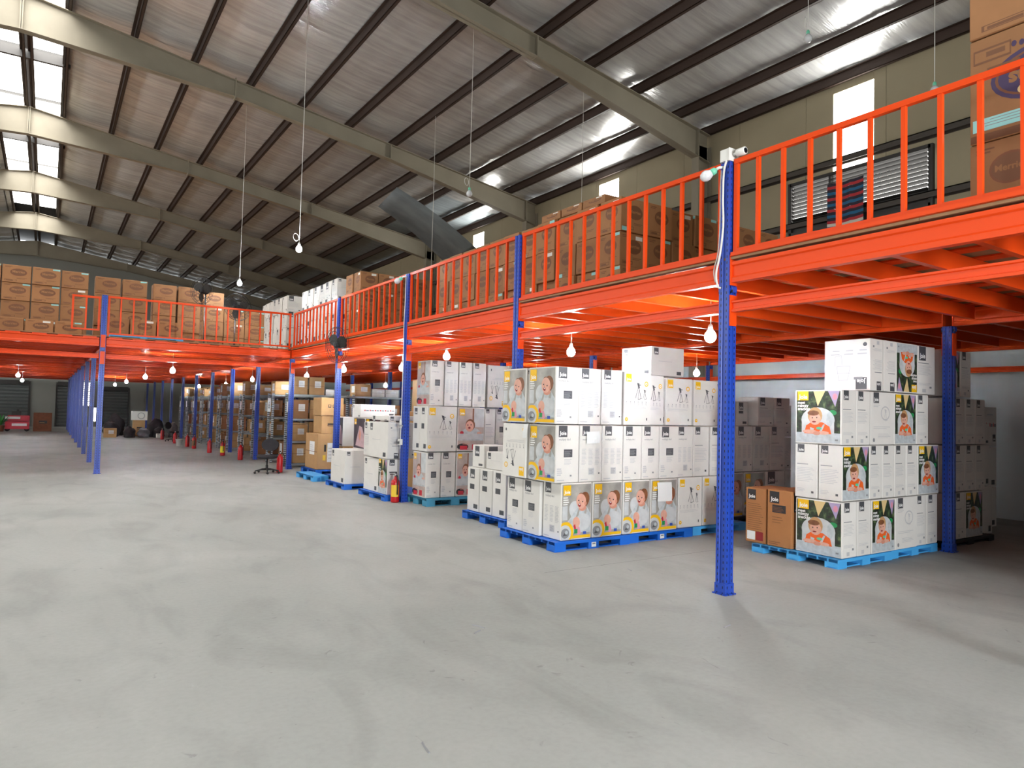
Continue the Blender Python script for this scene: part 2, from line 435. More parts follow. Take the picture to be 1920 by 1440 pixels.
# end wall behind the camera with the loading door and an added fill opening
wf = struct(empty('wall_front', (0, WY0, 0)), 'end wall with two open loading doors')
def gable(mb, y0, y1, mt):
    mb.prism([(XLW, 5.0), (XW, 5.0), (XW, ZE), (XR, ZR + .1), (XLW, ZE)], y0, y1, mt, 'y')
g = MB(); gable(g, -.2, 0, 'wall_sheet'); build('gable', g, wf)
for (xa, xb) in ((XLW, OPENINGS[0][0]), (OPENINGS[0][1], OPENINGS[1][0]), (OPENINGS[1][1], XW)): build('wall_panel', MB().box(xa, xb, -.2, 0, 0, 5.0, 'wall_sheet'), wf)
for (xa, xb, hd, wt) in OPENINGS: build('wall_panel', MB().box(xa, xb, -.2, 0, hd, 5.0, 'wall_sheet'), wf)
struct(build('wall_partition', MB().box(6.9, 13.0, 0.52, 0.62, 0, 2.78, 'wall_plaster')), 'partition closing the end under the mezzanine')  # out of view, added to keep door light off the covered storage
# far wall
wb = struct(empty('wall_back', (0, YB, 0)), 'far grey end wall')
g = MB(); gable(g, 0, .2, 'wall_grey'); build('gable', g, wb)
build('wall_panel', MB().box(XLW, XW, 0, .2, 0, 5.0, 'wall_grey'), wb)
def shutter(n, x0, x1, h, lab):
    d = struct(empty('door_%d' % n, ((x0 + x1) / 2, YB, 0)), lab)
    f = MB(); w = (x1 - x0) / 2
    f.box(-w - .08, -w, -.1, -.002, 0, h + .2, 'dark_steel'); f.box(w, w + .08, -.1, -.002, 0, h + .2, 'dark_steel'); f.box(-w, w, -.16, -.002, h, h + .25, 'dark_steel')
    build('door_frame', f, d)
    ns = 12; sm = MB(); sm.prism([(-.03, 0), (-.06, h / ns * .5), (-.03, h / ns - .01), (-.002, h / ns - .01), (-.002, 0)][::-1], -w, w, 'shutter', 'x'); mm = sm.mesh('slat')
    for k in range(ns): link('slat', mm, d, (0, 0, k * h / ns))
shutter(1, -2.9, -.95, 2.5, 'dark grey roller shutter on the far wall')
shutter(2, .5, 1.1, 2.5, 'narrow dark shutter on the far wall')
shutter(3, 2.95, 4.3, 2.3, 'grey roller shutter behind the heaped goods')
w5 = struct(empty('window_5', (1.78, YB - .01, 1.3)), 'bright louvred window seen between the far posts')
f = MB()
for (a, b, c, d) in ((-.66, .66, -.06, 0), (-.66, .66, 1.45, 1.51), (-.66, -.6, 0, 1.45), (.6, .66, 0, 1.45), (-.03, .03, 0, 1.45)): f.box(a, b, -.08, 0, c, d, 'dark_steel')
build('frame', f, w5)
build('pane', MB().box(-.6, .6, -.01, -.002, 0, 1.45, 'daylight_panel'), w5)
sm = MB().box(-.6, .6, -.06, -.045, 0, .05, 'shutter').mesh('slat')
for k in range(12): link('slat', sm, w5, (0, 0, .02 + k * .12))
d4 = struct(empty('door_4', (2.42, YB, 0)), 'open doorway showing daylight beside the far window')
build('door_frame', MB().box(-.22, -.16, -.1, -.001, 0, 1.25, 'dark_steel').box(.16, .22, -.1, -.001, 0, 1.25, 'dark_steel').box(-.22, .22, -.1, -.001, 1.2, 1.26, 'dark_steel'), d4)
build('pane', MB().box(-.16, .16, -.02, -.001, .35, 1.2, 'daylight_panel'), d4)

# ------------------------------------------------------------------ roof
ce = struct(empty('ceiling', (0, 0, 0)), 'pitched warehouse roof lined with silver foil')
PX = [1.40 + 1.372 * k for k in range(-1, 9)]           # 0.03 .. 12.4
PX.append(13.42)
EAVE_SPLIT = 11.0
def foil_strip(x_a, x_b, y0, y1, mt, sag=0.05, seg=4):
    """sheet from x_a to x_b, sagging between the purlins, cupped across its width"""
    cuts = sorted([p for p in PX + [2 * XR - p for p in PX] if min(x_a, x_b) < p < max(x_a, x_b)] + [x_a, x_b])
    xs = []; sg = []
    for a, b in zip(cuts[:-1], cuts[1:]):
        for k in range(seg):
            t = k / seg; xs.append(a + (b - a) * t); sg.append(math.sin(PI * t) * sag * min(1, (b - a)))
    xs.append(cuts[-1]); sg.append(0)
    ny = 4; vs = []; fs = []
    for i, x in enumerate(xs):
        for j in range(ny + 1):
            t = j / ny; c = math.sin(PI * t) * 0.022
            vs.append((x, y0 + (y1 - y0) * t, roof_z(x) + .237 - sg[i] - c + random.uniform(-.004, .004)))
    for i in range(len(xs) - 1):
        for j in range(ny):
            a = i * (ny + 1) + j; fs.append((a, a + ny + 1, a + ny + 2, a + 1))
    mb = MB(); mb.add(vs, [f[::-1] for f in fs], mt, smooth=True)
    return build('foil_sheet', mb, ce)
WS = 7.4 / 6
ys = WY0
ystart = RAFT[0] - WS * 2
k = 0
while ystart + k * WS < YB:
    a = max(ystart + k * WS, WY0); b = min(ystart + (k + 1) * WS, YB); k += 1
    if b <= a: continue
    foil_strip(PX[0] + .02, EAVE_SPLIT, a + .004, b + .012, 'foil')
    bare = (20.5 < a < 41)
    foil_strip(EAVE_SPLIT, XW, a + .004, b + .012, 'bare_sheet' if bare else 'foil', sag=0.02 if bare else .05)
    foil_strip(2 * XR - EAVE_SPLIT, 2 * XR - PX[0] - .02, a + .004, b + .012, 'foil')
build('outer_sheet', MB().prism([(XR - 1.1, roof_z(XR - 1.1) + .34), (XLW, roof_z(XLW) + .34), (XLW, roof_z(XLW) + .29), (XR - 1.1, roof_z(XR - 1.1) + .29)], WY0, YB, 'dark_steel', 'y'), ce)
build('outer_sheet', MB().prism([(PX[0], roof_z(PX[0]) + .34), (PX[0], roof_z(PX[0]) + .29), (XW, roof_z(XW) + .29), (XW, roof_z(XW) + .34)], WY0, YB, 'dark_steel', 'y'), ce)
# purlins: Z-section bars on the rafters
def purlin(x, h=.2):
    z = roof_z(x); w = .035
    mb = MB(); mb.box(-.006, .006, WY0, YB, 0, h, 'purlin_paint'); mb.box(-.006, .07, WY0, YB, 0, .008, 'purlin_paint'); mb.box(-.07, .006, WY0, YB, h - .008, h, 'purlin_paint'); mb.box(.06, .07, WY0, YB, 0, .02, 'purlin_paint')
    build('purlin', mb, ce, (x, 0, z - .01))
for x in PX: purlin(x)
for x in PX[:7]: purlin(2 * XR - x)
for x in (XR - .09, XR + .09): purlin(x)
# rafters: tapered I-beams with stiffeners at the bolted joints
def depth(t):   # t = distance from the ridge
    if t < 4.6: return .88 - (.88 - .46) * t / 4.6
    if t < 9: return .46
    return .46 + (.72 - .46) * (t - 9) / (XW - XR - 9)
def rafter(y):
    r = empty('rafter', (0, y, 0)); r.parent = ce
    ts = [0, 2.3, 4.6, 7, 9, 11.5, XW - XR - .05]
    for sgn, nm in ((1, 'a'), (-1, 'b')):
        top = [(XR + sgn * t, roof_z(XR + t) - .012) for t in ts]; bot = [(XR + sgn * t, roof_z(XR + t) - depth(t)) for t in ts]
        mb = MB(); out = top + bot[::-1]
        if sgn > 0: out = out[::-1]
        mb.prism(out, -.012, .012, 'rafter_paint', 'y')
        def flange(line, th):
            o = [(a, b) for a, b in line] + [(a, b + th) for a, b in line[::-1]]
            if sgn < 0: o = o[::-1]
            mb.prism(o, -.11, .11, 'rafter_paint', 'y')
        flange(bot, .016); flange(top, -.016)
        build('rafter_half', mb, r)
        for t in (0.02, 4.6, 9.0, XW - XR - .45):
            x = XR + sgn * t; s2 = MB(); s2.box(x - .014, x + .014, -.105, .105, roof_z(x) - depth(t) - (.05 if t == 4.6 else 0), roof_z(x) - .01 + (.05 if t == 4.6 else 0), 'rafter_paint')
            build('joint_plate', s2, r)
for y in RAFT: rafter(y)
# ridge monitor: translucent panels each side of the ridge, raised on low sides
for y in RAFT[:-2]:
    for kk in range(2):
        a = y + .12 + kk * 3.65; b = a + 3.4
        for (x0, x1) in ((XR - 1.02, XR - .13), (XR + .13, PX[0] - .05)):
            p = MB(); n = 10
            for j in range(n):
                t0, t1 = a + (b - a) * j / n, a + (b - a) * (j + 1) / n
                p.prism([(t0, .0), ((t0 + t1) / 2, .025), (t1, .0), (t1, .03), ((t0 + t1) / 2, .05), (t0, .03)][::-1], x0, x1, 'daylight_panel', 'x')
            build('skylight_panel', p, ce, (0, 0, ZR + .28))
for y in RAFT[:-1]:
    for yy in (y + 3.6,): build('ridge_crossbar', MB().box(XR - 1.1, XR + 1.0, yy - .05, yy + .05, ZR - .02, ZR + .22, 'dark_steel'), ce)
for x in (XR - 1.12, PX[0] - .03): build('ridge_curb', MB().box(x - .02, x + .02, WY0, YB, roof_z(x) + .12, ZR + .36, 'dark_steel'), ce)
build('ridge_cap', MB().prism([(XR - 1.2, ZR + .36), (XR + 1.0, ZR + .36), (XR, ZR + .5)], WY0, YB, 'dark_steel', 'y'), ce)

# loose lining sheet hanging from a purlin
def hanging_sheet():
    vs = []; fs = []; n = 10
    A, B = Vector((9.15, 22.3, 8.5)), Vector((9.64, 21.9, 9.165)); C2, D = Vector((12.1, 22.4, 6.75)), Vector((13.0, 21.9, 7.45))
    for i in range(n + 1):
        t = i / n; a = A.lerp(C2, t); b = B.lerp(D, t); sg = math.sin(PI * t) * .12
        vs += [(a.x, a.y, a.z + sg), (b.x, b.y, b.z + sg)]
    vs += [(x, y, z + .006) for x, y, z in vs]
    o = 2 * (n + 1)
    for i in range(n):
        q = 2 * i; fs.append((q, q + 1, q + 3, q + 2)); fs.append((o + q, o + q + 2, o + q + 3, o + q + 1))
        fs.append((q, q + 2, o + q + 2, o + q)); fs.append((q + 1, o + q + 1, o + q + 3, q + 3))
    fs += [(0, o, o + 1, 1), (2 * n, 2 * n + 1, o + 2 * n + 1, o + 2 * n)]
    mb = MB(); mb.add(vs, fs, 'bare_sheet', smooth=True)
    tag(build('hanging_lining_sheet', mb), 'loose grey lining sheet hanging down from the roof purlins', 'sheet')
hanging_sheet()

# ------------------------------------------------------------------ mezzanine
mzR = tag(empty('mezzanine', (XE, Y0, 0)), 'orange steel mezzanine on blue posts along the side wall', 'mezzanine')
mzF = tag(empty('mezzanine', (XL, YJ, 0)), 'orange steel mezzanine spanning the far end of the hall', 'mezzanine')
def under(par):   # world -> local offset
    return Vector(par.location)
def mb_part(name, mb, par, loc=(0, 0, 0), rot=(0, 0, 0)):
    return build(name, mb, par, Vector(loc) - Vector(par.location), rot)
def link_part(name, me, par, loc, rot=(0, 0, 0)):
    return link(name, me, par, Vector(loc) - Vector(par.location), rot)

h = .054; gq = .012
prof = []
for (ax, ay, bx, by) in ((-h, -h, h, -h), (h, -h, h, h), (h, h, -h, h), (-h, h, -h, -h)):
    a, b = Vector((ax, ay)), Vector((bx, by)); d = (b - a) / (2 * h); n = Vector((-d.y, d.x))
    prof.append(tuple(a))
    for (s0, ins) in ((.036, 0), (.042, gq), (.066, gq), (.072, 0)):
        prof.append(tuple(a + d * s0 + n * ins))
POSTM = {}
def post_mesh(zt):
    if zt not in POSTM: POSTM[zt] = MB().prism(prof, 0, zt, 'blue_post').mesh('post')
    return POSTM[zt]
basem = MB().box(-.075, .075, -.075, .075, 0, .012, 'blue_post').box(-.06, .06, -.06, .06, .012, .1, 'blue_post').mesh('base_plate')
connm = MB().box(-.045, .045, -.006, .006, 0, .28, 'orange').mesh('connector_plate')
clipm = MB().box(-.03, .03, -.012, .012, 0, .05, 'blue_post').mesh('clip')
def post(par, x, y, zt, detail):
    p = link_part('post', post_mesh(zt), par, (x, y, 0))
    if detail:
        link('base_plate', basem, p)
        for sy in (-1, 1):
            for z in (2.43, 2.80): link('connector_plate', connm, p, (0, sy * (h + .007), z))
            link('clip', clipm, p, (0, sy * (h + .014), 2.735))
    return p
POSTS = []
for k in range(-1, 14):
    y = Y0 + k * S
    post(mzR, XE, y, 3.95 if k < 4 else 2.80, k < 5)
    post(mzR, X2, y, 2.80, k < 3)
    if 0 <= k < 9: post(mzR, X3, y, 2.80, k < 3)
for k in range(4, 13):
    post(mzF, XL, Y0 + k * S, 3.97 if k == 4 else 2.80, k == 4)

# beams: C-section with a lip, run along y or x
def beam_profile(hh, w):   # outer face at -w/2
    return [(-w / 2, 0), (w / 2, 0), (w / 2, hh), (-w / 2, hh), (-w / 2, hh * .84), (-w / 2 + .014, hh * .78), (-w / 2 + .014, hh * .30), (-w / 2, hh * .22)]
BM = {}
def beam(par, name, x0, y0, x1, y1, z, hh, w=.07, mt='orange', flip=False):
    L = math.hypot(x1 - x0, y1 - y0); key = (round(L, 3), hh, w, mt)
    if key not in BM: BM[key] = MB().prism(beam_profile(hh, w), 0, L, mt, 'y').mesh(name)
    a = math.atan2(y1 - y0, x1 - x0) - PI / 2
    if flip:
        x0, y0, a = x1, y1, a + PI
    return link_part(name, BM[key], par, (x0, y0, z), (0, 0, a))
for k in range(-1, 13):
    ya, yb = Y0 + k * S + h + .012, Y0 + (k + 1) * S - h - .012
    beam(mzR, 'edge_beam', XE, ya, XE, yb, 2.825, .19)
    if k < 4: beam(mzR, 'tie_beam', XE, ya, XE, yb, 2.555, .10)
    beam(mzR, 'main_beam', X2, ya, X2, yb, 2.80, .21)
    if k < 9:
        beam(mzR, 'main_beam', X3, ya, X3, yb, 2.80, .21)
        beam(mzR, 'tie_beam', X3, ya, X3, yb, 2.44, .09)
# joists across, hung between the beams; lips on the underside
jl1, jl2, jl3 = X2 - XE - .09, X3 - X2 - .09, XE - XL - .09
jprof = [(-.028, 0), (.028, 0), (.028, .006), (-.022, .006), (-.022, .15), (.028, .15), (.028, .156), (-.028, .156)]
jm1 = MB().prism(jprof, 0, jl1, 'orange', 'x').mesh('joist'); jm2 = MB().prism(jprof, 0, jl2, 'orange', 'x').mesh('joist'); jm3 = MB().prism(jprof, 0, jl3, 'orange', 'x').mesh('joist'); jm4 = MB().prism(jprof, 0, 4.1, 'orange', 'x').mesh('joist')
JN = 6
for k in range(-1, 13):
    for j in range(JN):
        y = Y0 + k * S + (j + (0.5 if True else 0)) * S / JN
        link_part('joist', jm1, mzR, (XE + .045, y, 2.86))
        if k < 9: link_part('joist', jm2, mzR, (X2 + .045, y, 2.86))
# slats over the joists, then the plywood deck
for (x0, x1) in ((XE, X2), (X2, X3)):
    n = int((x1 - x0) / .42)
    for i in range(n):
        x = x0 + .25 + i * (x1 - x0 - .4) / (n - 1)
        mb_part('deck_slat', MB().box(-.08, .08, Y0 - S, YB - 2.2, 0, .016, 'orange_shelf'), mzR, (x, 0, 3.018))
plm = {}
def ply(par, x0, x1, y0, y1):
    key = (round(x1 - x0, 3), round(y1 - y0, 3))
    if key not in plm: plm[key] = MB().box(0, x1 - x0 - .004, 0, y1 - y0 - .004, 0, .022, 'ply').mesh('deck_board')
    link_part('deck_board', plm[key], par, (x0, y0, 3.036))
for k in range(-1, 13):
    for half in range(2):
        y0d = Y0 + k * S + half * S / 2
        ply(mzR, XE - .044, X2, y0d, y0d + S / 2)
        ply(mzR, X2, X3 + .05, y0d, y0d + S / 2)
# railing
balm = MB().box(-.016, .016, -.016, .016, 0, .84, 'orange').mesh('baluster')
def railing(par, x0, y0, x1, y1, n, z0=3.10, z1=3.965, name='railing'):
    L = math.hypot(x1 - x0, y1 - y0); a = math.atan2(y1 - y0, x1 - x0)
    r = empty(name, Vector((x0, y0, 0)) - Vector(par.location), (0, 0, a)); r.parent = par
    build('top_rail', MB().box(0, L, -.022, .022, z1 - .045, z1, 'orange'), r)
    build('bottom_rail', MB().box(0, L, -.02, .02, z0, z0 + .035, 'orange'), r)
    for x in (.02, L - .02): build('end_stile', MB().box(x - .02, x + .02, -.018, .018, z0 - .04 if name == 'railing' else z0, z1, 'orange'), r)
    for i in range(1, n):
        link('baluster', balm, r, (L * i / n, 0, z0 + .025), (0, 0, 0), (1, 1, (z1 - z0 - .04) / .84))
    return r
for k in range(-1, 4):
    railing(mzR, XE, Y0 + k * S + h + .015, XE, Y0 + (k + 1) * S - h - .015, 13)
    ya, yb = Y0 + k * S + h + .012, Y0 + (k + 1) * S - h - .012
    mb_part('toe_angle', MB().box(-.05, -.04, ya, yb, 3.062, 3.10, 'orange').box(-.05, .03, ya, yb, 3.060, 3.066, 'orange'), mzR, (XE, 0, 0))
# far deck
beam(mzF, 'edge_beam', XL + .07, YJ, XE - .07, YJ, 2.825, .19, flip=True)
beam(mzF, 'tie_beam', XL + .07, YJ, XE - .07, YJ, 2.555, .10, flip=True)
beam(mzF, 'edge_beam', -3.3, YJ, XL - .07, YJ, 2.825, .19, flip=True)
beam(mzF, 'tie_beam', -3.3, YJ, XL - .07, YJ, 2.555, .10, flip=True)
for k in range(5, 13):
    y = Y0 + k * S
    beam(mzF, 'cross_beam', XL + .07, y, XE - .07, y, 2.74, .12, flip=True)
    beam(mzF, 'cross_beam', -3.3, y, XL - .07, y, 2.74, .12, flip=True)
for k in range(4, 13):
    beam(mzF, 'main_beam', XL, Y0 + k * S + .07, XL, Y0 + (k + 1) * S - .07, 2.80, .21)
    for j in range(JN):
        y = Y0 + k * S + (j + .5) * S / JN
        link_part('joist', jm3, mzF, (XL + .045, y, 2.86)); link_part('joist', jm4, mzF, (XL - .045 - 4.1, y, 2.86))
    for half in range(2):
        y0d = Y0 + k * S + half * S / 2
        ply(mzF, XL, XE - .045, y0d, y0d + S / 2); ply(mzF, XL - 4.2, XL, y0d, y0d + S / 2)
for x0, x1 in ((XL, XE), (XL - 4.2, XL)):
    n = 9
    for i in range(n):
        x = x0 + .25 + i * (x1 - x0 - .5) / (n - 1)
        mb_part('deck_slat', MB().box(-.13, .13, YJ, YB - 2.2, 0, .016, 'orange_shelf'), mzF, (x, 0, 3.018))
railing(mzF, XL + .07, YJ, XE - .07, YJ, 16)
railing(mzF, .36, YJ + .03, .9, YJ + .03, 2, 3.17, 3.93, 'gate')

# ------------------------------------------------------------------ printed carton faces
TXT = {}
def text_shape(t, bold=0.0):
    """outline font -> (verts, faces, width) with cap height about 0.7"""
    if (t, bold) in TXT: return TXT[(t, bold)]
    cu = bpy.data.curves.new('lettering', 'FONT'); cu.body = t; cu.size = 1.0; cu.offset = bold; cu.resolution_u = 2
    o = bpy.data.objects.new('lettering', cu); COL.objects.link(o)
    dg = bpy.context.evaluated_depsgraph_get()
    me = bpy.data.meshes.new_from_object(o.evaluated_get(dg))
    vs = [(v.co.x, v.co.y) for v in me.vertices]; fs = [tuple(p.vertices) for p in me.polygons]
    x0 = min(v[0] for v in vs); x1 = max(v[0] for v in vs)
    bpy.data.objects.remove(o); bpy.data.curves.remove(cu); bpy.data.meshes.remove(me)
    TXT[(t, bold)] = ([(x - x0, y) for x, y in vs], fs, x1 - x0)
    return TXT[(t, bold)]

class Panel(MB):
    """flat print on a w x h face; coordinates are fractions of the face, y up"""
    def __init__(s, w, h, flip=False):
        MB.__init__(s); s.w = w; s.h = h; s.z = .0006; s.flip = flip
    def _p(s, x, y):
        X, Y = x * s.w, y * s.h
        if s.flip: X, Y = s.w - X, s.h - Y
        return (X, Y, s.z)
    def poly(s, pts, mt):
        ar = sum(a[0] * b[1] - b[0] * a[1] for a, b in zip(pts, pts[1:] + pts[:1]))
        if ar < 0: pts = pts[::-1]
        s.add([s._p(*p) for p in pts], [tuple(range(len(pts)))], mt); s.z += .00008
    def rect(s, x0, y0, x1, y1, mt): s.poly([(x0, y0), (x1, y0), (x1, y1), (x0, y1)], mt)
    def ell(s, cx, cy, rx, ry, mt, n=18, a0=0.0):
        c, q = math.cos(a0), math.sin(a0); asp = s.w / s.h
        pts = []
        for i in range(n):
            a = 2 * PI * i / n; u, v = rx * math.cos(a), ry * math.sin(a)
            pts.append((min(1, max(0, cx + u * c - v * q / asp)), min(1, max(0, cy + u * q * asp + v * c))))
        s.poly(pts, mt)
    def line(s, x0, y0, x1, y1, t, mt):
        dx, dy = (x1 - x0) * s.w, (y1 - y0) * s.h; L = math.hypot(dx, dy) or 1; nx, ny = -dy / L * t / 2, dx / L * t / 2
        s.poly([(x0 - nx / s.w, y0 - ny / s.h), (x1 - nx / s.w, y1 - ny / s.h), (x1 + nx / s.w, y1 + ny / s.h), (x0 + nx / s.w, y0 + ny / s.h)], mt)
    def text(s, t, x, y, wid, mt, bold=.02, hmax=None):
        vs, fs, W = text_shape(t, bold); k = wid * s.w / W
        if hmax and k > hmax * s.h: k = hmax * s.h
        out = []
        for vx, vy in vs:
            X, Y = x * s.w + vx * k, y * s.h + vy * k
            if s.flip: X, Y = s.w - X, s.h - Y
            out.append((X, Y, s.z))
        s.add(out, fs, mt); s.z += .00008
    def lines(s, x0, y0, x1, y1, n, mt, t=.35):
        for i in range(n):
            a = y0 + (y1 - y0) * i / n; s.rect(x0, a, x0 + (x1 - x0) * (.72 + .28 * ((i * 37) % 10) / 10), a + (y1 - y0) / n * t, mt)
    def logo(s, x0, x1, ytop, mt, ratio=1.05):
        hh = (x1 - x0) * s.w / s.h * ratio
        s.rect(x0, ytop - hh, x1, ytop, mt)
        s.text('Joie', x0 + (x1 - x0) * .1, ytop - hh * .82, (x1 - x0) * .8, 'ink_white', .03)

def d_side(p):      # tall side with the square logo and the dark notice
    p.logo(.10, .48, 1.0, 'ink_grey'); p.text('multiply 6in1', .12, .74, .5, 'ink_mid', .01); p.rect(.12, .785, .3, .79, 'ink_pale')
    p.rect(.34, .44, .72, .58, 'ink_grey'); p.lines(.37, .46, .68, .56, 5, 'ink_mid'); p.lines(.36, .31, .7, .42, 5, 'ink_pale')
    p.lines(.05, .12, .3, .26, 4, 'ink_pale', .6); p.lines(.05, .03, .5, .055, 1, 'ink_pale', .6); p.rect(.62, .1, .7, .13, 'ink_mid')
def d_text(p):      # tall side covered in columns of fine print
    p.logo(.10, .44, 1.0, 'ink_grey'); p.text('multiply 6in1', .12, .74, .5, 'ink_mid', .01)
    for c in range(3): p.lines(.08 + c * .31, .3, .3 + c * .31, .6, 12, 'ink_pale', .4)
    p.rect(.4, .12, .66, .24, 'ink_pale'); p.lines(.42, .13, .64, .23, 5, 'ink_mid'); p.rect(.86, .13, .92, .155, 'ink_grey'); p.lines(.05, .03, .5, .055, 1, 'ink_pale', .6)
def d_plain(p):     # plain side, logo and two lines
    p.logo(.1, .42, 1.0, 'ink_grey'); p.lines(.08, .62, .8, .66, 1, 'ink_mid', .35); p.lines(.08, .3, .9, .58, 9, 'ink_pale', .3); p.rect(.75, .08, .86, .12, 'ink_grey'); p.lines(.08, .1, .5, .18, 3, 'ink_pale')
def chair(p, x, y, k, mt):
    p.poly([(x - .02 * k, y + .07 * k), (x + .05 * k, y + .06 * k), (x + .07 * k, y - .01 * k), (x + .02 * k, y - .02 * k)], mt); p.rect(x - .005 * k, y + .03 * k, x + .1 * k, y + .042 * k, mt)
    for (a, b) in ((-.06, -.17), (.11, -.17)): p.line(x + .03 * k, y + .02 * k, x + a * k, y + b * k, .006 * k, mt)
    p.line(x + .05 * k, y, x + .02 * k, y - .19 * k, .005 * k, mt); p.line(x + .02 * k, y - .19 * k, x + .13 * k, y - .17 * k, .005 * k, mt)
def d_diagram(p):
    p.logo(.05, .26, .97, 'ink_yellow'); chair(p, .5, .72, 1.25, 'ink_grey'); chair(p, .76, .63, .75, 'ink_grey')
    p.ell(.84, .79, .075, .052, 'ink_yellow'); p.ell(.84, .79, .045, .031, 'ink_white'); p.rect(.82, .78, .86, .80, 'ink_yellow')
    for i in range(6): chair(p, .07 + i * .15, .43, .28, 'ink_mid')
    p.lines(.06, .3, .9, .36, 3, 'ink_pale', .25); p.ell(.08, .1, .055, .038, 'ink_yellow'); p.rect(.06, .095, .1, .11, 'ink_white'); p.rect(.84, .08, .88, .13, 'ink_grey')
def d_toddler(p):   # laughing toddler photo
    p.rect(.015, .012, .985, .985, 'photo_grey'); p.ell(.5, .5, .22, .2, 'photo_pale', a0=.6); p.rect(.03, .35, .2, .6, 'photo_pale')
    p.poly([(.18, .30), (.52, .55), (.86, .56), (.985, .44), (.985, .1), (.4, .12)], 'photo_cloth')
    p.poly([(.44, .3), (.56, .54), (.62, .54), (.52, .3)], 'photo_grey'); p.poly([(.7, .28), (.8, .55), (.86, .55), (.8, .28)], 'photo_grey')
    p.ell(.76, .70, .17, .145, 'hair', a0=-.35); p.ell(.66, .775, .1, .05, 'hair', a0=-.3); p.ell(.655, .675, .165, .14, 'skin', a0=.3); p.ell(.70, .555, .13, .06, 'skin_shade'); p.ell(.66, .66, .15, .125, 'skin')
    p.ell(.80, .63, .04, .035, 'skin_shade'); p.ell(.60, .605, .05, .03, 'lips', a0=-.5); p.ell(.60, .618, .03, .008, 'ink_white', a0=-.5); p.ell(.57, .69, .022, .012, 'ink_black'); p.ell(.70, .665, .022, .012, 'ink_black'); p.ell(.60, .655, .02, .018, 'skin_shade')
    p.ell(.73, .30, .27, .15, 'photo_pale'); p.ell(.5, .30, .12, .1, 'skin', a0=.2); p.ell(.22, .285, .07, .035, 'skin')
    p.poly([(.40, .24), (.46, .27), (.5, .17), (.44, .15)], 'ink_red'); p.poly([(.5, .2), (.6, .22), (.66, .1), (.58, .06), (.52, .1)], 'ink_pinkish'); p.rect(.43, .1, .545, .18, 'ink_green'); p.rect(.73, .075, .84, .125, 'ink_blue')
    p.ell(.14, .135, .27, .185, 'ink_yellow', 24); p.rect(.3, .015, .985, .065, 'ink_yellow'); p.ell(.12, .12, .21, .145, 'photo_pale', 20); p.ell(.13, .115, .14, .09, 'ink_mid'); p.poly([(.05, .07), (.16, .17), (.2, .08)], 'ink_grey'); p.ell(.17, .13, .05, .035, 'photo_cloth')
    p.logo(.05, .30, .97, 'ink_yellow'); p.lines(.05, .62, .25, .78, 4, 'ink_white', .45)
def d_infant(p):    # baby leaning over a white tray
    p.rect(.015, .012, .985, .985, 'photo_pink'); p.rect(.55, .7, .6, .985, 'hair'); p.rect(.62, .55, .985, .985, 'photo_pale')
    p.ell(.5, .42, .36, .12, 'photo_cloth'); p.ell(.47, .60, .18, .14, 'hair'); p.ell(.45, .57, .155, .125, 'skin'); p.ell(.44, .535, .045, .025, 'lips'); p.ell(.38, .60, .022, .014, 'ink_black'); p.ell(.50, .605, .022, .014, 'ink_black')
    p.ell(.16, .42, .07, .04, 'ink_red'); p.ell(.82, .41, .09, .035, 'skin'); p.rect(.015, .26, .985, .40, 'photo_pale'); p.rect(.015, .24, .985, .27, 'photo_cloth')
    p.ell(.2, .1, .22, .07, 'ink_black'); p.rect(.1, .03, .38, .12, 'ink_red'); p.rect(.55, .03, .76, .15, 'ink_red'); p.lines(.2, .15, .5, .2, 2, 'skin_shade'); p.logo(.06, .26, .97, 'ink_yellow')
def d_snacker(p):   # toddler in a snack chair, bunting behind
    p.rect(.02, .18, .985, .985, 'print_leafy'); p.rect(.02, .012, .985, .2, 'photo_cloth')
    p.poly([(.40, .985), (.66, .985), (.50, .70)], 'ink_cream'); p.poly([(.72, .985), (.97, .985), (.88, .69)], 'ink_lilac'); p.ell(.87, .88, .05, .06, 'ink_pinkish'); p.ell(.82, .58, .09, .05, 'ink_green')
    p.ell(.5, .44, .37, .24, 'photo_pale', 24); p.rect(.14, .19, .86, .44, 'photo_pale'); p.ell(.76, .46, .07, .14, 'photo_cloth')
    p.ell(.44, .52, .16, .16, 'hair_fair'); p.poly([(.24, .33), (.36, .40), (.6, .40), (.76, .32), (.8, .18), (.2, .18)], 'ink_orange'); p.ell(.44, .46, .13, .115, 'skin'); p.ell(.40, .57, .13, .05, 'hair')
    p.ell(.38, .48, .014, .012, 'ink_black'); p.ell(.48, .485, .014, .012, 'ink_black'); p.ell(.42, .405, .045, .014, 'lips'); p.poly([(.33, .3), (.42, .28), (.4, .2), (.34, .2)], 'photo_cloth'); p.poly([(.62, .36), (.66, .36), (.58, .2), (.54, .22)], 'photo_cloth')
    p.ell(.32, .22, .16, .035, 'skin'); p.ell(.62, .20, .13, .035, 'skin'); p.ell(.48, .19, .08, .04, 'skin_shade'); p.ell(.53, .285, .06, .025, 'ink_mint'); p.rect(.015, .012, .985, .155, 'photo_cloth'); p.rect(.88, .06, .94, .09, 'ink_mid')
    p.logo(.04, .29, .985, 'ink_yellow', .75)
    for i, t in enumerate(('meet', 'mimzy', 'snacker')): p.text(t, .045, .745 - i * .062, (.17, .25, .28)[i], 'ink_white', .03)
def d_snackside(p): # narrow side of the snack chair carton
    p.logo(.12, .5, 1.0, 'ink_grey'); p.lines(.08, .64, .9, .67, 1, 'ink_mid', .5); p.lines(.08, .4, .85, .62, 9, 'ink_pale', .3); p.rect(.7, .12, .82, .16, 'ink_mid'); p.lines(.1, .18, .9, .24, 3, 'ink_pale', .3); p.rect(.3, .03, .5, .1, 'ink_pale')
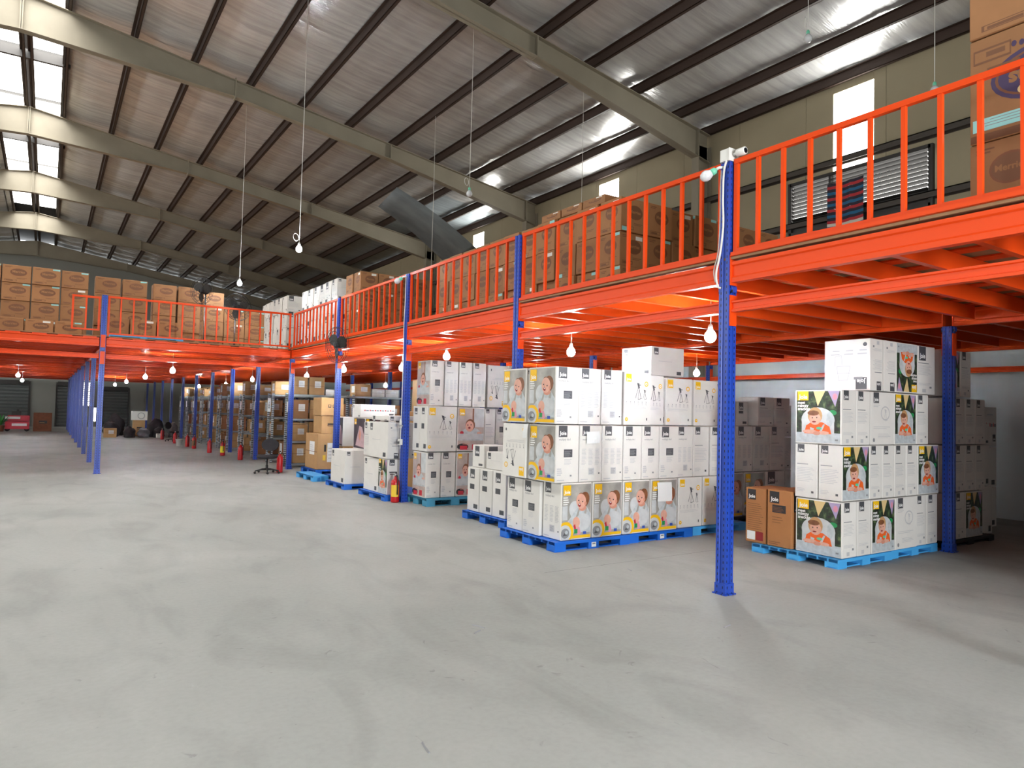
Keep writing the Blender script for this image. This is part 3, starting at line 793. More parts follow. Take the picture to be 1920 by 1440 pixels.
def d_snackdiag(p):
    p.logo(.1, .34, 1.0, 'ink_grey'); p.lines(.1, .72, .4, .8, 3, 'ink_pale'); p.ell(.62, .6, .2, .14, 'ink_pale'); p.ell(.62, .6, .17, .115, 'white_card'); chair(p, .6, .62, .9, 'ink_pale'); p.lines(.1, .3, .9, .36, 2, 'ink_pale', .3); p.ell(.12, .08, .045, .04, 'ink_mid'); p.lines(.3, .12, .9, .22, 4, 'ink_pale', .3)
def d_tray(p):      # line drawing of the tray, meant to be stood on its head
    p.logo(.06, .3, .985, 'ink_grey'); p.rect(.15, .74, .34, .79, 'ink_mid')
    p.ell(.1, .1, .045, .04, 'ink_grey')
    for i in range(3): p.lines(.06 + i * .3, .2, .28 + i * .3, .34, 2, 'ink_pale', .3)
    for (a, b, c, d) in ((.42, .52, .72, .52), (.42, .52, .48, .8), (.72, .52, .68, .8), (.48, .8, .68, .8), (.42, .66, .72, .66), (.6, .5, .62, .3), (.62, .3, .76, .32), (.76, .32, .76, .52)): p.line(a, b, c, d, .006, 'ink_pale')
def d_sleep(p):
    p.rect(.02, .015, .985, .985, 'sleep_dark'); p.poly([(.2, .1), (.5, .75), (.75, .7), (.98, .4), (.98, .05)], 'sleep_pink'); p.poly([(.45, .4), (.55, .65), (.68, .5), (.6, .25)], 'skin_shade'); p.logo(.06, .24, .97, 'ink_yellow')
def d_dots(p):      # low carton printed with a row of red dots
    for i in range(6): p.ell(.12 + i * .15, .55, .018, .06, 'ink_red'); p.rect(.15 + i * .15, .5, .23 + i * .15, .58, 'ink_mid')
    p.logo(.83, .96, .3, 'ink_grey'); p.lines(.6, .8, .95, .9, 1, 'ink_pale')
def d_blank(p):
    p.logo(.06, .2, .97, 'ink_grey'); p.rect(.78, .04, .92, .16, 'ink_grey'); p.lines(.2, .5, .8, .54, 1, 'ink_pale', .3)
def d_squares(p):
    p.logo(.2, .6, .97, 'ink_grey'); p.rect(.2, .5, .6, .62, 'ink_grey'); p.rect(.55, .06, .9, .16, 'ink_grey')
def d_oval(p):      # brown nappy carton, oval trademark
    p.ell(.56, .60, .30, .22, 'ink_redbrown', 20); p.ell(.56, .60, .27, .19, 'ink_brown', 20); p.text('Merries', .34, .57, .44, 'brown_card', .03); p.lines(.08, .86, .36, .95, 2, 'ink_brown', .5); p.lines(.5, .22, .9, .3, 2, 'ink_brown', .4); p.rect(.08, .06, .5, .16, 'ink_brown'); p.rect(.1, .075, .48, .145, 'brown_card'); p.lines(.12, .08, .46, .14, 1, 'ink_brown', .8)
def d_oval_blue(p):
    d_oval(p); p.rect(.72, .9, .99, .99, 'sticker')
def d_oval_low(p):
    d_oval(p); p.rect(.02, .01, .34, .13, 'sticker')
def d_oval_white(p):
    d_oval(p); p.rect(.62, .82, .9, .94, 'sticker_white')
def d_bigoval(p):
    p.ell(.5, .46, .36, .26, 'ink_violet', 28); p.ell(.5, .46, .33, .22, 'ink_redbrown', 28); p.ell(.5, .46, .31, .2, 'ink_violet', 28); p.text('Merries', .24, .42, .5, 'brown_card', .04); p.ell(.62, .6, .06, .05, 'ink_cream')
    [p.ell(.3 + i * .05, .2 - .012 * abs(i - 4), .018, .03, 'ink_violet', 8) for i in range(9)]; p.rect(.72, .1, .98, .24, 'ink_brown'); p.rect(.73, .12, .97, .22, 'brown_card'); p.lines(.76, .14, .94, .2, 1, 'ink_brown', .8); p.lines(.66, .3, .97, .36, 1, 'ink_brown'); p.rect(.6, .93, 1.0, 1.0, 'ink_brown')
    p.rect(.62, .78, .985, .9, 'sticker'); p.lines(.65, .8, .95, .88, 3, 'ink_mid', .25)
def d_label(p):     # plain carton with a white paper label
    p.rect(.35, .40, .78, .78, 'paper'); p.lines(.4, .48, .74, .72, 4, 'ink_pale', .3); p.rect(0, .485, 1, .5, 'ink_brown')
def d_label_big(p):
    p.rect(.28, .3, .85, .85, 'paper'); p.lines(.34, .4, .8, .78, 5, 'ink_pale', .3)
def d_arrows(p):
    for i in range(3): p.rect(.3 + i * .2, .45, .44 + i * .2, .62, 'ink_black'); p.rect(.325 + i * .2, .5, .415 + i * .2, .6, 'tan_card')
    p.rect(0, .02, 1, .03, 'ink_brown')
def d_bar(p):
    p.rect(.3, .42, .75, .58, 'ink_black'); p.lines(.33, .46, .72, .56, 1, 'tan_card', .3)
def d_paper(p):
    p.rect(.45, .2, .95, .75, 'paper'); p.rect(.3, .5, .4, .7, 'ink_black'); p.rect(.25, .25, .38, .4, 'yellow_label'); p.lines(.5, .3, .9, .68, 4, 'ink_pale', .25)
def d_brownjoie(p):
    p.logo(.08, .5, .98, 'ink_black'); p.lines(.1, .2, .9, .75, 14, 'ink_brown', .2); p.rect(.06, .04, .48, .2, 'paper'); p.rect(.52, .04, .88, .2, 'lips')
def d_brownjoie2(p):
    p.logo(.08, .5, .98, 'ink_black'); p.rect(.2, .6, .78, .74, 'ink_black'); p.lines(.24, .62, .74, .72, 4, 'ink_brown', .4); p.lines(.2, .42, .7, .56, 3, 'ink_brown', .2); p.lines(.06, .03, .6, .1, 2, 'ink_brown', .3)
DES = dict(side=d_side, text=d_text, plain=d_plain, diagram=d_diagram, toddler=d_toddler, infant=d_infant, snacker=d_snacker, snackside=d_snackside, snackdiag=d_snackdiag, tray=d_tray, sleep=d_sleep, dots=d_dots, blank=d_blank, squares=d_squares, oval=d_oval, oval_blue=d_oval_blue, oval_low=d_oval_low, oval_white=d_oval_white, bigoval=d_bigoval, label=d_label, label_big=d_label_big, arrows=d_arrows, bar=d_bar, paper=d_paper, brownjoie=d_brownjoie, brownjoie2=d_brownjoie2)
PAN = {}
def panel_mesh(d, w, h, mt):
    flip = d.endswith('!'); key = (d, round(w, 2), round(h, 2), mt)
    if key not in PAN:
        p = Panel(w - .012, h - .012, flip); p.rect(0, 0, 1, 1, mt); DES[d.rstrip('!')](p); PAN[key] = p.mesh('face_print')
    return PAN[key]
BOX = {}
def box_mesh(w, d, h, mt):
    key = (round(w, 3), round(d, 3), round(h, 3), mt)
    if key not in BOX:
        bm = bmesh.new()
        bmesh.ops.create_cube(bm, size=1.0, matrix=Matrix.Translation((w / 2, d / 2, h / 2)) @ Matrix.Diagonal((w, d, h, 1)))
        bmesh.ops.bevel(bm, geom=bm.edges[:], offset=.006, segments=1, affect='EDGES')
        # the slot between the top flaps
        me = bpy.data.meshes.new('carton'); bm.to_mesh(me); bm.free(); me.materials.append(MATS[mt]); BOX[key] = me
    return BOX[key]
NCART = [0]
def carton(name, x, y, z, w, d, h, mt, label, group=None, F=None, L=None, tape=None, jit=.35, cat='carton', R=None):
    g = .005
    a = math.radians(random.uniform(-jit, jit))
    o = link(name, box_mesh(w - 2 * g, d - 2 * g, h - .003, mt), None, (x + g, y + g, z), (0, 0, a))
    tag(o, label, cat, group)
    if F: link('face_print', panel_mesh(F, w - 2 * g, h - .003, mt), o, (.006, -.0002, .006), (PI / 2, 0, 0))
    if L: link('face_print', panel_mesh(L, d - 2 * g, h - .003, mt), o, (-.0002, d - 2 * g - .006, .006), (PI / 2, 0, -PI / 2))
    if tape:
        key = ('tape', round(w, 3), round(h, 3))
        if key not in PAN: PAN[key] = MB().box(w / 2 - .03, w / 2 + .02, -.0012, -.0002, h * .78, h - .01, 'tan_card').mesh('tape_strip')
        link('tape_strip', PAN[key], o)
    NCART[0] += 1
    return o

# ------------------------------------------------------------------ pallets: plastic, nine feet, slatted top
PALM = {}
def pallet(x, y, w, d, mt, label, hgt=.13, slip=True):
    p = empty('plastic_pallet', (x, y, 0)); tag(p, label, 'pallet')
    key = (w, d, mt, hgt)
    if key not in PALM:
        ft = MB().box(0, .16, 0, .16, 0, hgt - .035, mt).mesh('foot')
        sl = MB().box(0, w, 0, d / 9 - .02, hgt - .035, hgt - .002, mt).mesh('top_slat')
        ed = MB().box(0, w, 0, .03, hgt - .036, hgt - .004, mt).box(0, w, d - .03, d, hgt - .036, hgt - .004, mt).box(0, .03, .03, d - .03, hgt - .036, hgt - .004, mt).box(w - .03, w, .03, d - .03, hgt - .036, hgt - .004, mt).mesh('edge_frame')
        rn = MB().box(0, w, 0, .1, 0, .014, mt).mesh('runner')
        PALM[key] = (ft, sl, ed, rn)
    ft, sl, ed, rn = PALM[key]
    for i in range(3):
        for j in range(3): link('foot', ft, p, (i * (w - .16) / 2, j * (d - .16) / 2, 0))
        link('runner', rn, p, (0, .03 + i * (d - .16) / 2, 0))
    for i in range(9): link('top_slat', sl, p, (0, i * d / 9 + .01, 0))
    link('edge_frame', ed, p)
    return p

LAY = ['bottom', 'second', 'third', 'fourth', 'fifth', 'sixth']

# ------------------------------------------------------------------ big white stack (laughing toddler cartons) on dark blue pallets
PH = .115
pallet(4.90, 6.40, 1.16, 1.16, 'pallet_blue', 'dark blue plastic pallet under the corner of the big toddler-photo stack', PH)
pallet(6.08, 6.43, 1.14, 1.14, 'pallet_blue', 'dark blue plastic pallet under the middle of the big toddler-photo stack', PH)
pallet(7.26, 6.46, 1.10, 1.10, 'pallet_light', 'brighter blue pallet under the far end of the big toddler-photo stack', PH)
stk = MB().box(0, .07, -.003, -.0005, .02, .075, 'paper').box(.012, .058, -.0036, -.003, .05, .066, 'ink_mid').mesh('sticker')
for (px_, py_, dx_) in ((4.90, 6.40, .545), (6.08, 6.43, .535)):
    for o_ in bpy.data.objects:
        if o_.name.startswith('plastic_pallet') and abs(o_.location.x - px_) < .01 and abs(o_.location.y - py_) < .01: link('sticker', stk, o_, (dx_, 0, 0))
def stack(name, mt, ref, group, rows):
    """rows: (layer, x, y, z, w, d, h, F, L, look)"""
    for r in rows: carton(name, r[0], r[1], r[2], r[3], r[4], r[5], mt, r[8] + ', ' + ref, group, F=r[6], L=r[7])
G1 = 'cartons of the big toddler-photo stack'
k = .975
zt = [PH + .003, .785, 1.47, 2.16]
# bottom layer: photo faces to the front, plain logo sides round the corner
xs = [5.00, 5.475, 5.965, 6.435, 6.93]
for i in range(4):
    carton('white_carton', xs[i], 6.43, zt[0], xs[i + 1] - xs[i] - .006, .36, .665, 'white_card', 'white carton with laughing toddler photo, bottom layer of big stack, %s along the front' % ORD[i], G1, F='toddler', L='text')
for i, x in enumerate((6.95, 7.43)):
    carton('white_carton', x + .03, 6.47, zt[0], .465, .36, .665, 'white_card', 'white carton with yellow logo and chair drawings, bottom layer of big stack, %s' % ('beside photo cartons', 'behind blue post')[i], G1, F='diagram', L='text')
carton('white_carton', 4.96, 6.80, zt[0], .5, .36, .65, 'white_card', 'white logo-sided carton just round the corner of the big stack, bottom layer', G1, L='side')
carton('white_carton', 4.97, 7.17, zt[0], .5, .36, .65, 'white_card', 'white logo-sided carton second round the corner of the big stack, bottom layer', G1, L='side')
# middle layer
xs = [4.91, 5.265, 5.62, 5.965, 6.28, 6.59, 6.955, 7.28, 7.60]
for i, (x, dsg) in enumerate(zip(xs, ('side', 'text', 'text', 'side', 'side', 'side', 'text', 'plain'))):
    w = min(xs[i + 1] - x, .36) if i < 8 else .34
    carton('white_carton', x, 6.44 + (.05 if i > 5 else 0), zt[1], w, .55, .675, 'white_card', 'white carton with dark square logo, middle layer of big stack, %s along the front' % ORD[i], G1, F=dsg, L='toddler' if i == 0 else None)
carton('white_carton', 7.62, 6.49, zt[1], .34, .5, .675, 'white_card', 'white carton with dark square logo ending middle layer of big stack behind blue post', G1, F='plain')
carton('white_carton', 4.90, 7.03, zt[1], .36, .53, .67, 'white_card', 'white carton stood on its head, middle layer of big stack, round the corner', G1, L='diagram!')
# top layer
xs = [4.89, 5.235, 5.59, 5.935]
for i in range(3):
    carton('white_carton', xs[i], 6.44, zt[2], xs[i + 1] - xs[i], .55, .672, 'white_card', 'white carton with dark square logo, top layer of big stack, %s along the front' % ORD[i], G1, F=('side', 'text', 'text')[i], L='toddler' if i == 0 else None)
carton('white_carton', 5.94, 6.42, zt[2], .475, .36, .665, 'white_card', 'white carton with yellow logo and chair drawings, top layer of big stack, beside logo cartons', G1, F='diagram', L='text')
carton('white_carton', 6.43, 6.62, zt[2], .42, .36, .655, 'white_card', 'white carton set back between two others in top layer of big stack', G1, F='diagram')
carton('white_carton', 6.92, 6.66, zt[2], .52, .36, .64, 'white_card', 'white carton with chair drawings, top layer of big stack, left of the end one', G1, F='diagram', L='blank')
carton('white_carton', 7.47, 6.66, zt[2], .50, .36, .635, 'white_card', 'white carton with chair drawings ending the top layer of big stack at blue post', G1, F='diagram')
carton('white_carton', 4.89, 7.04, zt[2], .34, .53, .672, 'white_card', 'white carton with toddler photo, top layer of big stack, second round the corner', G1, L='toddler', F='blank')
carton('white_carton', 7.02, 7.04, 2.16, .66, .62, .41, 'white_card', 'lone white carton lying on top of the big stack', None, F='blank', L='blank')
PZ = MB(); PZ.box(0, .62, 0, .4, 0, 2.155, 'white_card')
# sheets of paper taped on cartons
def paper(x, y, z, w, h, face, label, tilt=0):
    mb = MB(); n = 5; vs = []; fs = []
    for i in range(n + 1):
        t = i / n; b = .012 * math.sin(PI * t) + .02 * t * t * (1 if tilt else .3)
        vs += [(0, -b, h * (1 - t)), (w, -b - .006, h * (1 - t) + .01)]
    for i in range(n): fs.append((2 * i, 2 * i + 2, 2 * i + 3, 2 * i + 1))
    vs += [(a, b - .0015, c) for a, b, c in vs]; o = 2 * (n + 1)
    fs += [tuple(q + o for q in f[::-1]) for f in fs]
    mb.add(vs, fs, 'paper', smooth=True)
    o = build('paper_sheet', mb, None, (x, y, z), (0, math.radians(tilt), 0 if face == 'F' else -PI / 2))
    tag(o, label, 'paper')
paper(6.53, 6.422, .50, .25, .24, 'F', 'white paper sheet taped over the toddler photo on the bottom layer', 3)
paper(5.36, 6.435, 1.24, .20, .14, 'F', 'white paper slip taped beside a logo on the middle layer')
paper(4.888, 7.06, 1.28, .10, .17, 'L', 'folded white paper hanging at the corner edge of the big stack', 2)

# small stack tucked behind the big one
pallet(5.24, 7.98, 1.1, 1.16, 'pallet_blue', 'blue plastic pallet tucked behind the big toddler-photo stack', PH)
G2 = 'cartons behind the big stack'
for i in range(3):
    carton('white_carton', 5.30, 8.06 + i * .355, PH + .003, .5, .35, .645, 'white_card', 'narrow white carton with scattered grey squares behind big stack, %s from it' % ORD[i], G2, L='squares', F='squares')
carton('white_carton', 5.34, 8.05, .765, .46, .62, .25, 'white_card', 'low white carton lying on the cartons with grey squares', None, L='blank', F='blank')
carton('white_carton', 5.34, 8.72, .765, .40, .34, .33, 'white_card', 'small white carton beside the low one on the grey-square cartons', None, L='squares', F='squares')

# ------------------------------------------------------------------ stack on the teal pallet
pallet(5.26, 10.36, 1.08, .85, 'pallet_teal', 'pale teal plastic pallet under the baby-in-highchair stack', PH + .015)
G3 = 'cartons of the teal pallet stack'
T = 'on the teal pallet'
z3 = [PH + .018, .90, 1.665]
for i in range(2): carton('white_carton', 5.26 + i * .285, 10.42, z3[0], .28, .5, .755, 'white_card', 'white carton with notice, bottom layer on teal pallet, %s along the front' % ORD[i], G3, F='side', L='infant')
carton('white_carton', 5.835, 10.42, z3[0], .40, .3, .755, 'white_card', 'white carton with baby photo, bottom layer on teal pallet, beside two logo cartons', G3, F='infant')
carton('white_carton', 6.25, 10.45, z3[0], .28, .5, .755, 'white_card', 'white logo carton ending the bottom layer on the teal pallet', G3, F='squares')
carton('white_carton', 5.25, 10.40, z3[1], .565, .28, .76, 'white_card', 'white carton with highchair drawing, middle layer on the teal pallet', G3, F='diagram', L='squares')
carton('white_carton', 5.26, 10.69, z3[1], .55, .28, .755, 'white_card', 'white logo-sided carton behind the highchair drawing on the teal pallet', G3, L='squares')
carton('white_carton', 5.825, 10.41, z3[1], .55, .28, .755, 'white_card', 'white carton with baby leaning over tray, middle layer on the teal pallet', G3, F='infant')
for i in range(2): carton('white_carton', 6.39 + i * .235, 10.45, z3[1], .23, .5, .74, 'white_card', 'narrow white carton, middle layer on teal pallet, %s from the baby photo' % ORD[i], G3, F=('plain', 'side')[i])
for i in range(4): carton('white_carton', 5.29 + i * .275, 10.42, z3[2], .27, .5, .765, 'white_card', 'tall white logo carton, top layer on teal pallet, %s along the front' % ORD[i], G3, F=('side', 'text', 'text', 'text')[i], L='infant' if i == 0 else None)
carton('white_carton', 6.42, 10.42, z3[2], .42, .3, .745, 'white_card', 'white carton stood on its head, top layer on the teal pallet', G3, F='diagram!')
carton('white_carton', 6.86, 10.44, z3[2], .3, .5, .755, 'white_card', 'white carton ending the top layer on the teal pallet', G3, F='squares')

# ------------------------------------------------------------------ stack by the fire extinguisher
pallet(4.90, 11.24, 1.0, 1.22, 'pallet_blue', 'blue plastic pallet beside the red fire extinguisher', .10)
G4 = 'cartons by the fire extinguisher'
carton('white_carton', 4.95, 11.28, .102, .28, .40, .62, 'white_card', 'white snack-chair photo carton by the fire extinguisher, bottom layer corner', G4, F='snackside', L='snacker')
carton('white_carton', 4.96, 11.70, .102, .5, .68, .60, 'white_card', 'grey-sided blank carton at the back of the extinguisher stack', G4, L='blank')
carton('white_carton', 4.93, 11.26, .725, .26, .86, .635, 'white_card', 'big plain white carton with small corner logos above the extinguisher', G4, F='snackside!', L='blank')
carton('white_carton', 5.22, 11.30, .725, .28, .5, .63, 'white_card', 'white carton half hidden by the extinguisher post, upper layer', G4, F='plain')
carton('white_carton', 4.98, 12.14, .725, .3, .34, .62, 'white_card', 'white logo carton behind the big plain carton, upper layer', G4, L='plain')
carton('white_carton', 4.95, 11.30, 1.39, .5, .75, .085, 'white_card', 'thin white carton lying across the top of the extinguisher stack', None, F='blank', L='blank')

# ------------------------------------------------------------------ stack in front of the fan post
pallet(4.86, 13.10, 1.1, 1.08, 'pallet_blue', 'blue plastic pallet in front of the post with the fan', .10)
carton('white_carton', 4.88, 13.16, .102, .52, .80, .66, 'white_card', 'large dented white carton in front of the fan post', None, F='blank', L='blank')
carton('white_carton', 5.45, 13.2, .102, .45, .6, .66, 'white_card', 'white carton beside the large dented one near the fan post', None, F='plain')
carton('white_carton', 5.28, 13.18, .768, .34, .62, .635, 'white_card', 'carton with sleeping baby photo standing behind the fan post', None, L='sleep', F='sleep')
carton('white_carton', 5.66, 13.2, .768, .3, .5, .62, 'white_card', 'white carton beside the sleeping baby photo carton', None, F='plain')
carton('white_carton', 5.28, 14.42, .768 + .0, .3, .5, .63, 'white_card', 'carton with dark baby photo half hidden behind the fan post', None, L='sleep')
carton('brown_carton', 5.28, 14.40, .11, .34, .55, .655, 'tan_card', 'brown carton under the half hidden baby photo carton', None)
carton('white_carton', 5.22, 13.3, 1.408, .76, .45, .265, 'white_card', 'long low white carton with red dots lying on top near the fan post', None, F='dots', L='blank')
pallet(5.26, 14.36, .9, 1.1, 'pallet_blue', 'blue pallet under the brown carton behind the fan post', .10)
pallet(4.78, 14.75, .34, 1.2, 'pallet_light', 'narrow bright blue pallet lying empty on the floor', .12)
# tall brown cartons next to the corner post
G5 = 'brown cartons by the shelving'
pallet(5.28, 16.15, 1.05, 1.1, 'pallet_blue', 'dark blue pallet under the crushed brown cartons', .12)
carton('brown_carton', 5.32, 16.2, .125, .55, .9, .84, 'tan_card', 'crushed brown carton with white paper on the dark blue pallet', None, F='paper', L='label')
carton('brown_carton', 5.42, 16.25, .97, .5, .6, .42, 'tan_card', 'brown carton with dark bar print above the crushed one', None, F='bar')
carton('brown_carton', 5.40, 16.25, 1.395, .56, .6, .43, 'tan_card', 'brown carton with three handling marks topping the pile by the shelving', None, F='arrows')
carton('brown_carton', 5.92, 16.3, .125, .38, .6, .9, 'tan_card', 'tall brown carton beside the crushed one', None, F='label')
carton('brown_carton', 6.0, 13.6, .768, .5, .5, .52, 'tan_card', 'yellowish brown carton with paper label behind the white cartons', None, F='label_big')
carton('brown_carton', 6.0, 13.58, .003, .5, .55, .762, 'tan_card', 'brown carton under the yellowish one behind the white cartons', None)
carton('brown_carton', 6.05, 12.2, 1.56, .38, .5, .62, 'tan_card', 'tall brown carton standing high beside the teal pallet stack', None, F='bar')
carton('brown_carton', 6.0, 12.15, .002, .45, .6, .78, 'tan_card', 'brown floor carton supporting the tall ones beside teal pallet stack', None)
carton('brown_carton', 6.0, 12.15, .785, .45, .6, .77, 'tan_card', 'brown middle carton below the tall one beside teal pallet stack', None)

# ------------------------------------------------------------------ snack chair stack on light blue pallets
GR = 'cartons of the snack chair stack'
pallet(7.10, 4.30, 1.08, 1.10, 'pallet_light', 'light blue pallet under the corner of the snack chair stack', .10)
pallet(8.20, 4.32, 1.08, 1.08, 'pallet_light', 'light blue pallet ending at the second blue post', .10)
pallet(9.55, 4.34, 1.35, 1.08, 'pallet_dark', 'dark pallet in shade beyond the second blue post', .08)
zr_ = [.103, .715, 1.325, 1.94]
H = .605
SN = 'of snack chair stack'
# bottom
for i in range(2): carton('white_carton', 7.17 + i * .288, 4.30, zr_[0], .285, .57, H, 'white_card', 'white snack-chair carton, bottom layer, %s from the lit corner' % ORD[i], GR, F='snackside', L='snacker' if i == 0 else None)
carton('white_carton', 7.75, 4.30, zr_[0], .5, .285, H, 'white_card', 'white carton with snack-chair photo to the front, bottom layer, mid stack', GR, F='snacker')
carton('white_carton', 8.255, 4.30, zr_[0], .5, .285, H, 'white_card', 'white carton with faint chair drawing, bottom layer, mid stack', GR, F='snackdiag')
for i in range(2): carton('white_carton', 8.76 + i * .265, 4.32, zr_[0], .262, .57, H, 'white_card', 'white snack-chair carton, bottom layer, %s before the second blue post' % ('second last', 'last')[i], GR, F='snackside')
# second layer
for i in range(2): carton('white_carton', 7.16, 4.30 + i * .29, zr_[1], .55, .287, H, 'white_card', 'white carton end-on to the aisle, second layer of snack chair stack, %s' % ('corner', 'behind corner')[i], GR, F='snacker' if i == 0 else None, L='plain')
for i in range(4): carton('white_carton', 7.72 + i * .265, 4.31, zr_[1], .262, .57, H, 'white_card', 'white logo carton, second layer of snack chair stack, %s after photo' % ORD[i], GR, F='snackside')
carton('white_carton', 8.785, 4.31, zr_[1], .52, .285, H, 'white_card', 'white snack-chair photo carton, second layer, touching the second blue post', GR, F='snacker')
# third layer
for i in range(2): carton('white_carton', 7.16 + i * .288, 4.31, zr_[2], .285, .57, H, 'white_card', 'white snack-chair carton, third layer, %s from the lit corner' % ORD[i], GR, F='snackside', L='snacker' if i == 0 else None)
carton('white_carton', 7.74, 4.31, zr_[2], .5, .285, H, 'white_card', 'yellowed white carton with chair drawing, third layer of snack chair stack', GR, F='snackdiag')
carton('white_carton', 8.245, 4.31, zr_[2], .5, .285, H, 'white_card', 'white snack-chair photo carton, third layer, mid stack', GR, F='snacker')
carton('white_carton', 8.75, 4.31, zr_[2], .29, .57, H, 'white_card', 'white snack-chair carton, third layer, last before the second blue post', GR, F='snackside')
# top layer, stood on their heads
carton('white_carton', 7.76, 4.33, zr_[3], .28, .57, .60, 'white_card', 'white snack-chair carton on its head, top layer corner, with tray drawing', GR, F='snackside!', L='tray!')
carton('white_carton', 8.05, 4.33, zr_[3], .28, .57, .60, 'white_card', 'white snack-chair carton on its head, top layer, second in', GR, F='snackside!')
carton('white_carton', 8.34, 4.34, zr_[3], .5, .285, .60, 'white_card', 'white snack-chair photo carton on its head, top layer', GR, F='snacker!')
carton('white_carton', 8.85, 4.36, zr_[3], .46, .285, .60, 'white_card', 'white plain carton in top layer just before the second blue post', GR, F='snackside')
# beyond the second post
carton('white_carton', 9.50, 4.36, zr_[3], .48, .285, .60, 'white_card', 'white snack-chair photo carton, top layer, beyond the second blue post', GR, F='snacker')
carton('white_carton', 9.99, 4.36, zr_[3], .29, .57, .60, 'white_card', 'white logo carton ending the top layer beyond the second blue post', GR, F='snackside')
zs = .083
for li, zz in enumerate((zs, .70, 1.315)):
    n = 4 if li else 3
    for i in range(n):
        F = 'snacker' if (li == 0 and i == 2) else 'snackside'
        w = .5 if F == 'snacker' else .285
        carton('white_carton', 9.56 + i * .29, 4.37, zz, w, .285 if w == .5 else .57, .605, 'white_card', 'shaded white snack-chair carton beyond second post, %s layer, %s along' % (LAY[li], ORD[i]), GR, F=F)
for i in range(3): carton('white_carton', 10.93 + .08 * (i == 0), 4.62, (.003, .70, 1.30)[i], .55, .5, (.69, .59, .3)[i], 'white_card', 'shaded plain carton against the dark end, %s from the floor' % ORD[i], GR, F='blank')
for i in range(3): carton('white_carton', 11.6, 4.9, .003 + i * .62, .8, .5, .61, 'white_card', 'broad white carton deep in shade near the wall, %s from the floor' % ORD[i], GR, F='dots' if i == 2 else 'blank')
for i in range(3): carton('white_carton', 12.1, 5.7, .003 + i * .75, .75, .6, .74, 'white_card', 'wide white carton stacked by the pale wall, %s from the floor' % ORD[i], GR, F='dots' if i == 2 else 'squares')
# brown pair at the side
carton('brown_carton', 7.14, 4.895, .103, .52, .33, .66, 'brown_card_joie', 'brown carton with dark notice beside the snack chair photo carton', None, L='brownjoie2', F='brownjoie2')
carton('brown_carton', 7.15, 5.24, .10, .5, .30, .655, 'brown_card_joie', 'brown carton with white and red label at the end of the light blue pallet', None, L='brownjoie')
# row of white cartons farther back, between the two stacks
GB = 'white cartons in the back row'
pallet(8.37, 6.9, 1.5, .62, 'pallet_dark', 'dark pallet under the back row of white cartons', .09)
for i in range(3): carton('white_carton', 8.42 + i * .52, 6.95, .093, .5, .36, .665, 'white_card', 'white toddler-photo carton in the back row, bottom layer, %s' % ('next to the big stack', 'in the middle', 'behind the brown cartons')[i], GB, F='toddler' if i < 2 else 'side', L='text')
for i in range(4): carton('white_carton', 8.36 + i * .41, 6.97, .765, .40, .5, .70, 'white_card', 'white carton in the back row, middle layer, %s from the big stack' % ORD[i], GB, F=('text', 'text', 'text', 'plain')[i])
for i in range(3): carton('white_carton', 8.36 + i * .3, 7.13, 1.47, .29, .4, .38, 'white_card', 'small white carton in the back row, top layer, %s from the big stack' % ORD[i], GB, F=('plain', 'plain', 'squares')[i])
for i in range(2): carton('white_carton', 9.33 + i * .42, 7.0, 1.47, .40, .4, .46, 'white_card', 'white logo carton in the back row, top layer, %s' % ('near the photo stack', 'behind the photo stack')[i], GB, F='plain')
carton('white_carton', 8.62, 7.25, 1.853, .34, .34, .27, 'white_card', 'pale carton perched on the small cartons of the back row', None, F='blank')
for i in range(3):
    for j in range(3): carton('white_carton', 10.6 + i * .5, 8.3, .003 + j * .62, .48, .5, .61, 'white_card', 'white carton against the far pale wall, %s layer, %s from the back row' % (LAY[j], ORD[i]), 'white cartons by the pale wall', F=('plain', 'snackside', 'squares')[(i + j) % 3])

# ------------------------------------------------------------------ brown cartons on the mezzanine
Z0 = DECK + .002
def brown_wall(ref, group, x0, y0, nx, ny, nz, w, d, h, seed, name='brown_carton', mt='brown_card', Fd=('oval', 'oval_low', 'oval', 'oval_white', 'oval_blue'), skip=(), cat='carton'):
    """L-shaped face of a carton block: one row of nx along x at the front, one row of ny along y on the aisle side"""
    rr = random.Random(seed)
    for kz in range(nz):
        for i in range(nx):
            if ('x', i, kz) in skip: continue
            carton(name, x0 + i * w + rr.uniform(0, .01), y0 + rr.uniform(-.03, .03), Z0 + kz * h, w - .012, d, h, mt, '%s, %s layer, %s along its front' % (ref, LAY[kz], ORD[i]), group, F=rr.choice(Fd), L=rr.choice(Fd), cat=cat)
        for j in range(ny):
            if ('y', j, kz) in skip: continue
            carton(name, x0 + rr.uniform(-.02, .03), y0 + d + .04 + j * w, Z0 + kz * h, d, w - .012, h, mt, '%s, %s layer, %s along its aisle side' % (ref, LAY[kz], ORD[j]), group, L=rr.choice(Fd), F=None, cat=cat)
brown_wall('brown oval-print carton of long railing-side pile', 'brown cartons of the long railing-side pile', 6.0, 6.6, 7, 10, 3, .46, .42, .445, 3)
for i in range(3): carton('brown_carton', 6.02, 6.95 + i * .48, Z0 + 3 * .445, .42, .46, .12, 'brown_card', 'flattened brown carton on top of the long pile, %s from its corner' % ORD[i], None, L='oval_white')
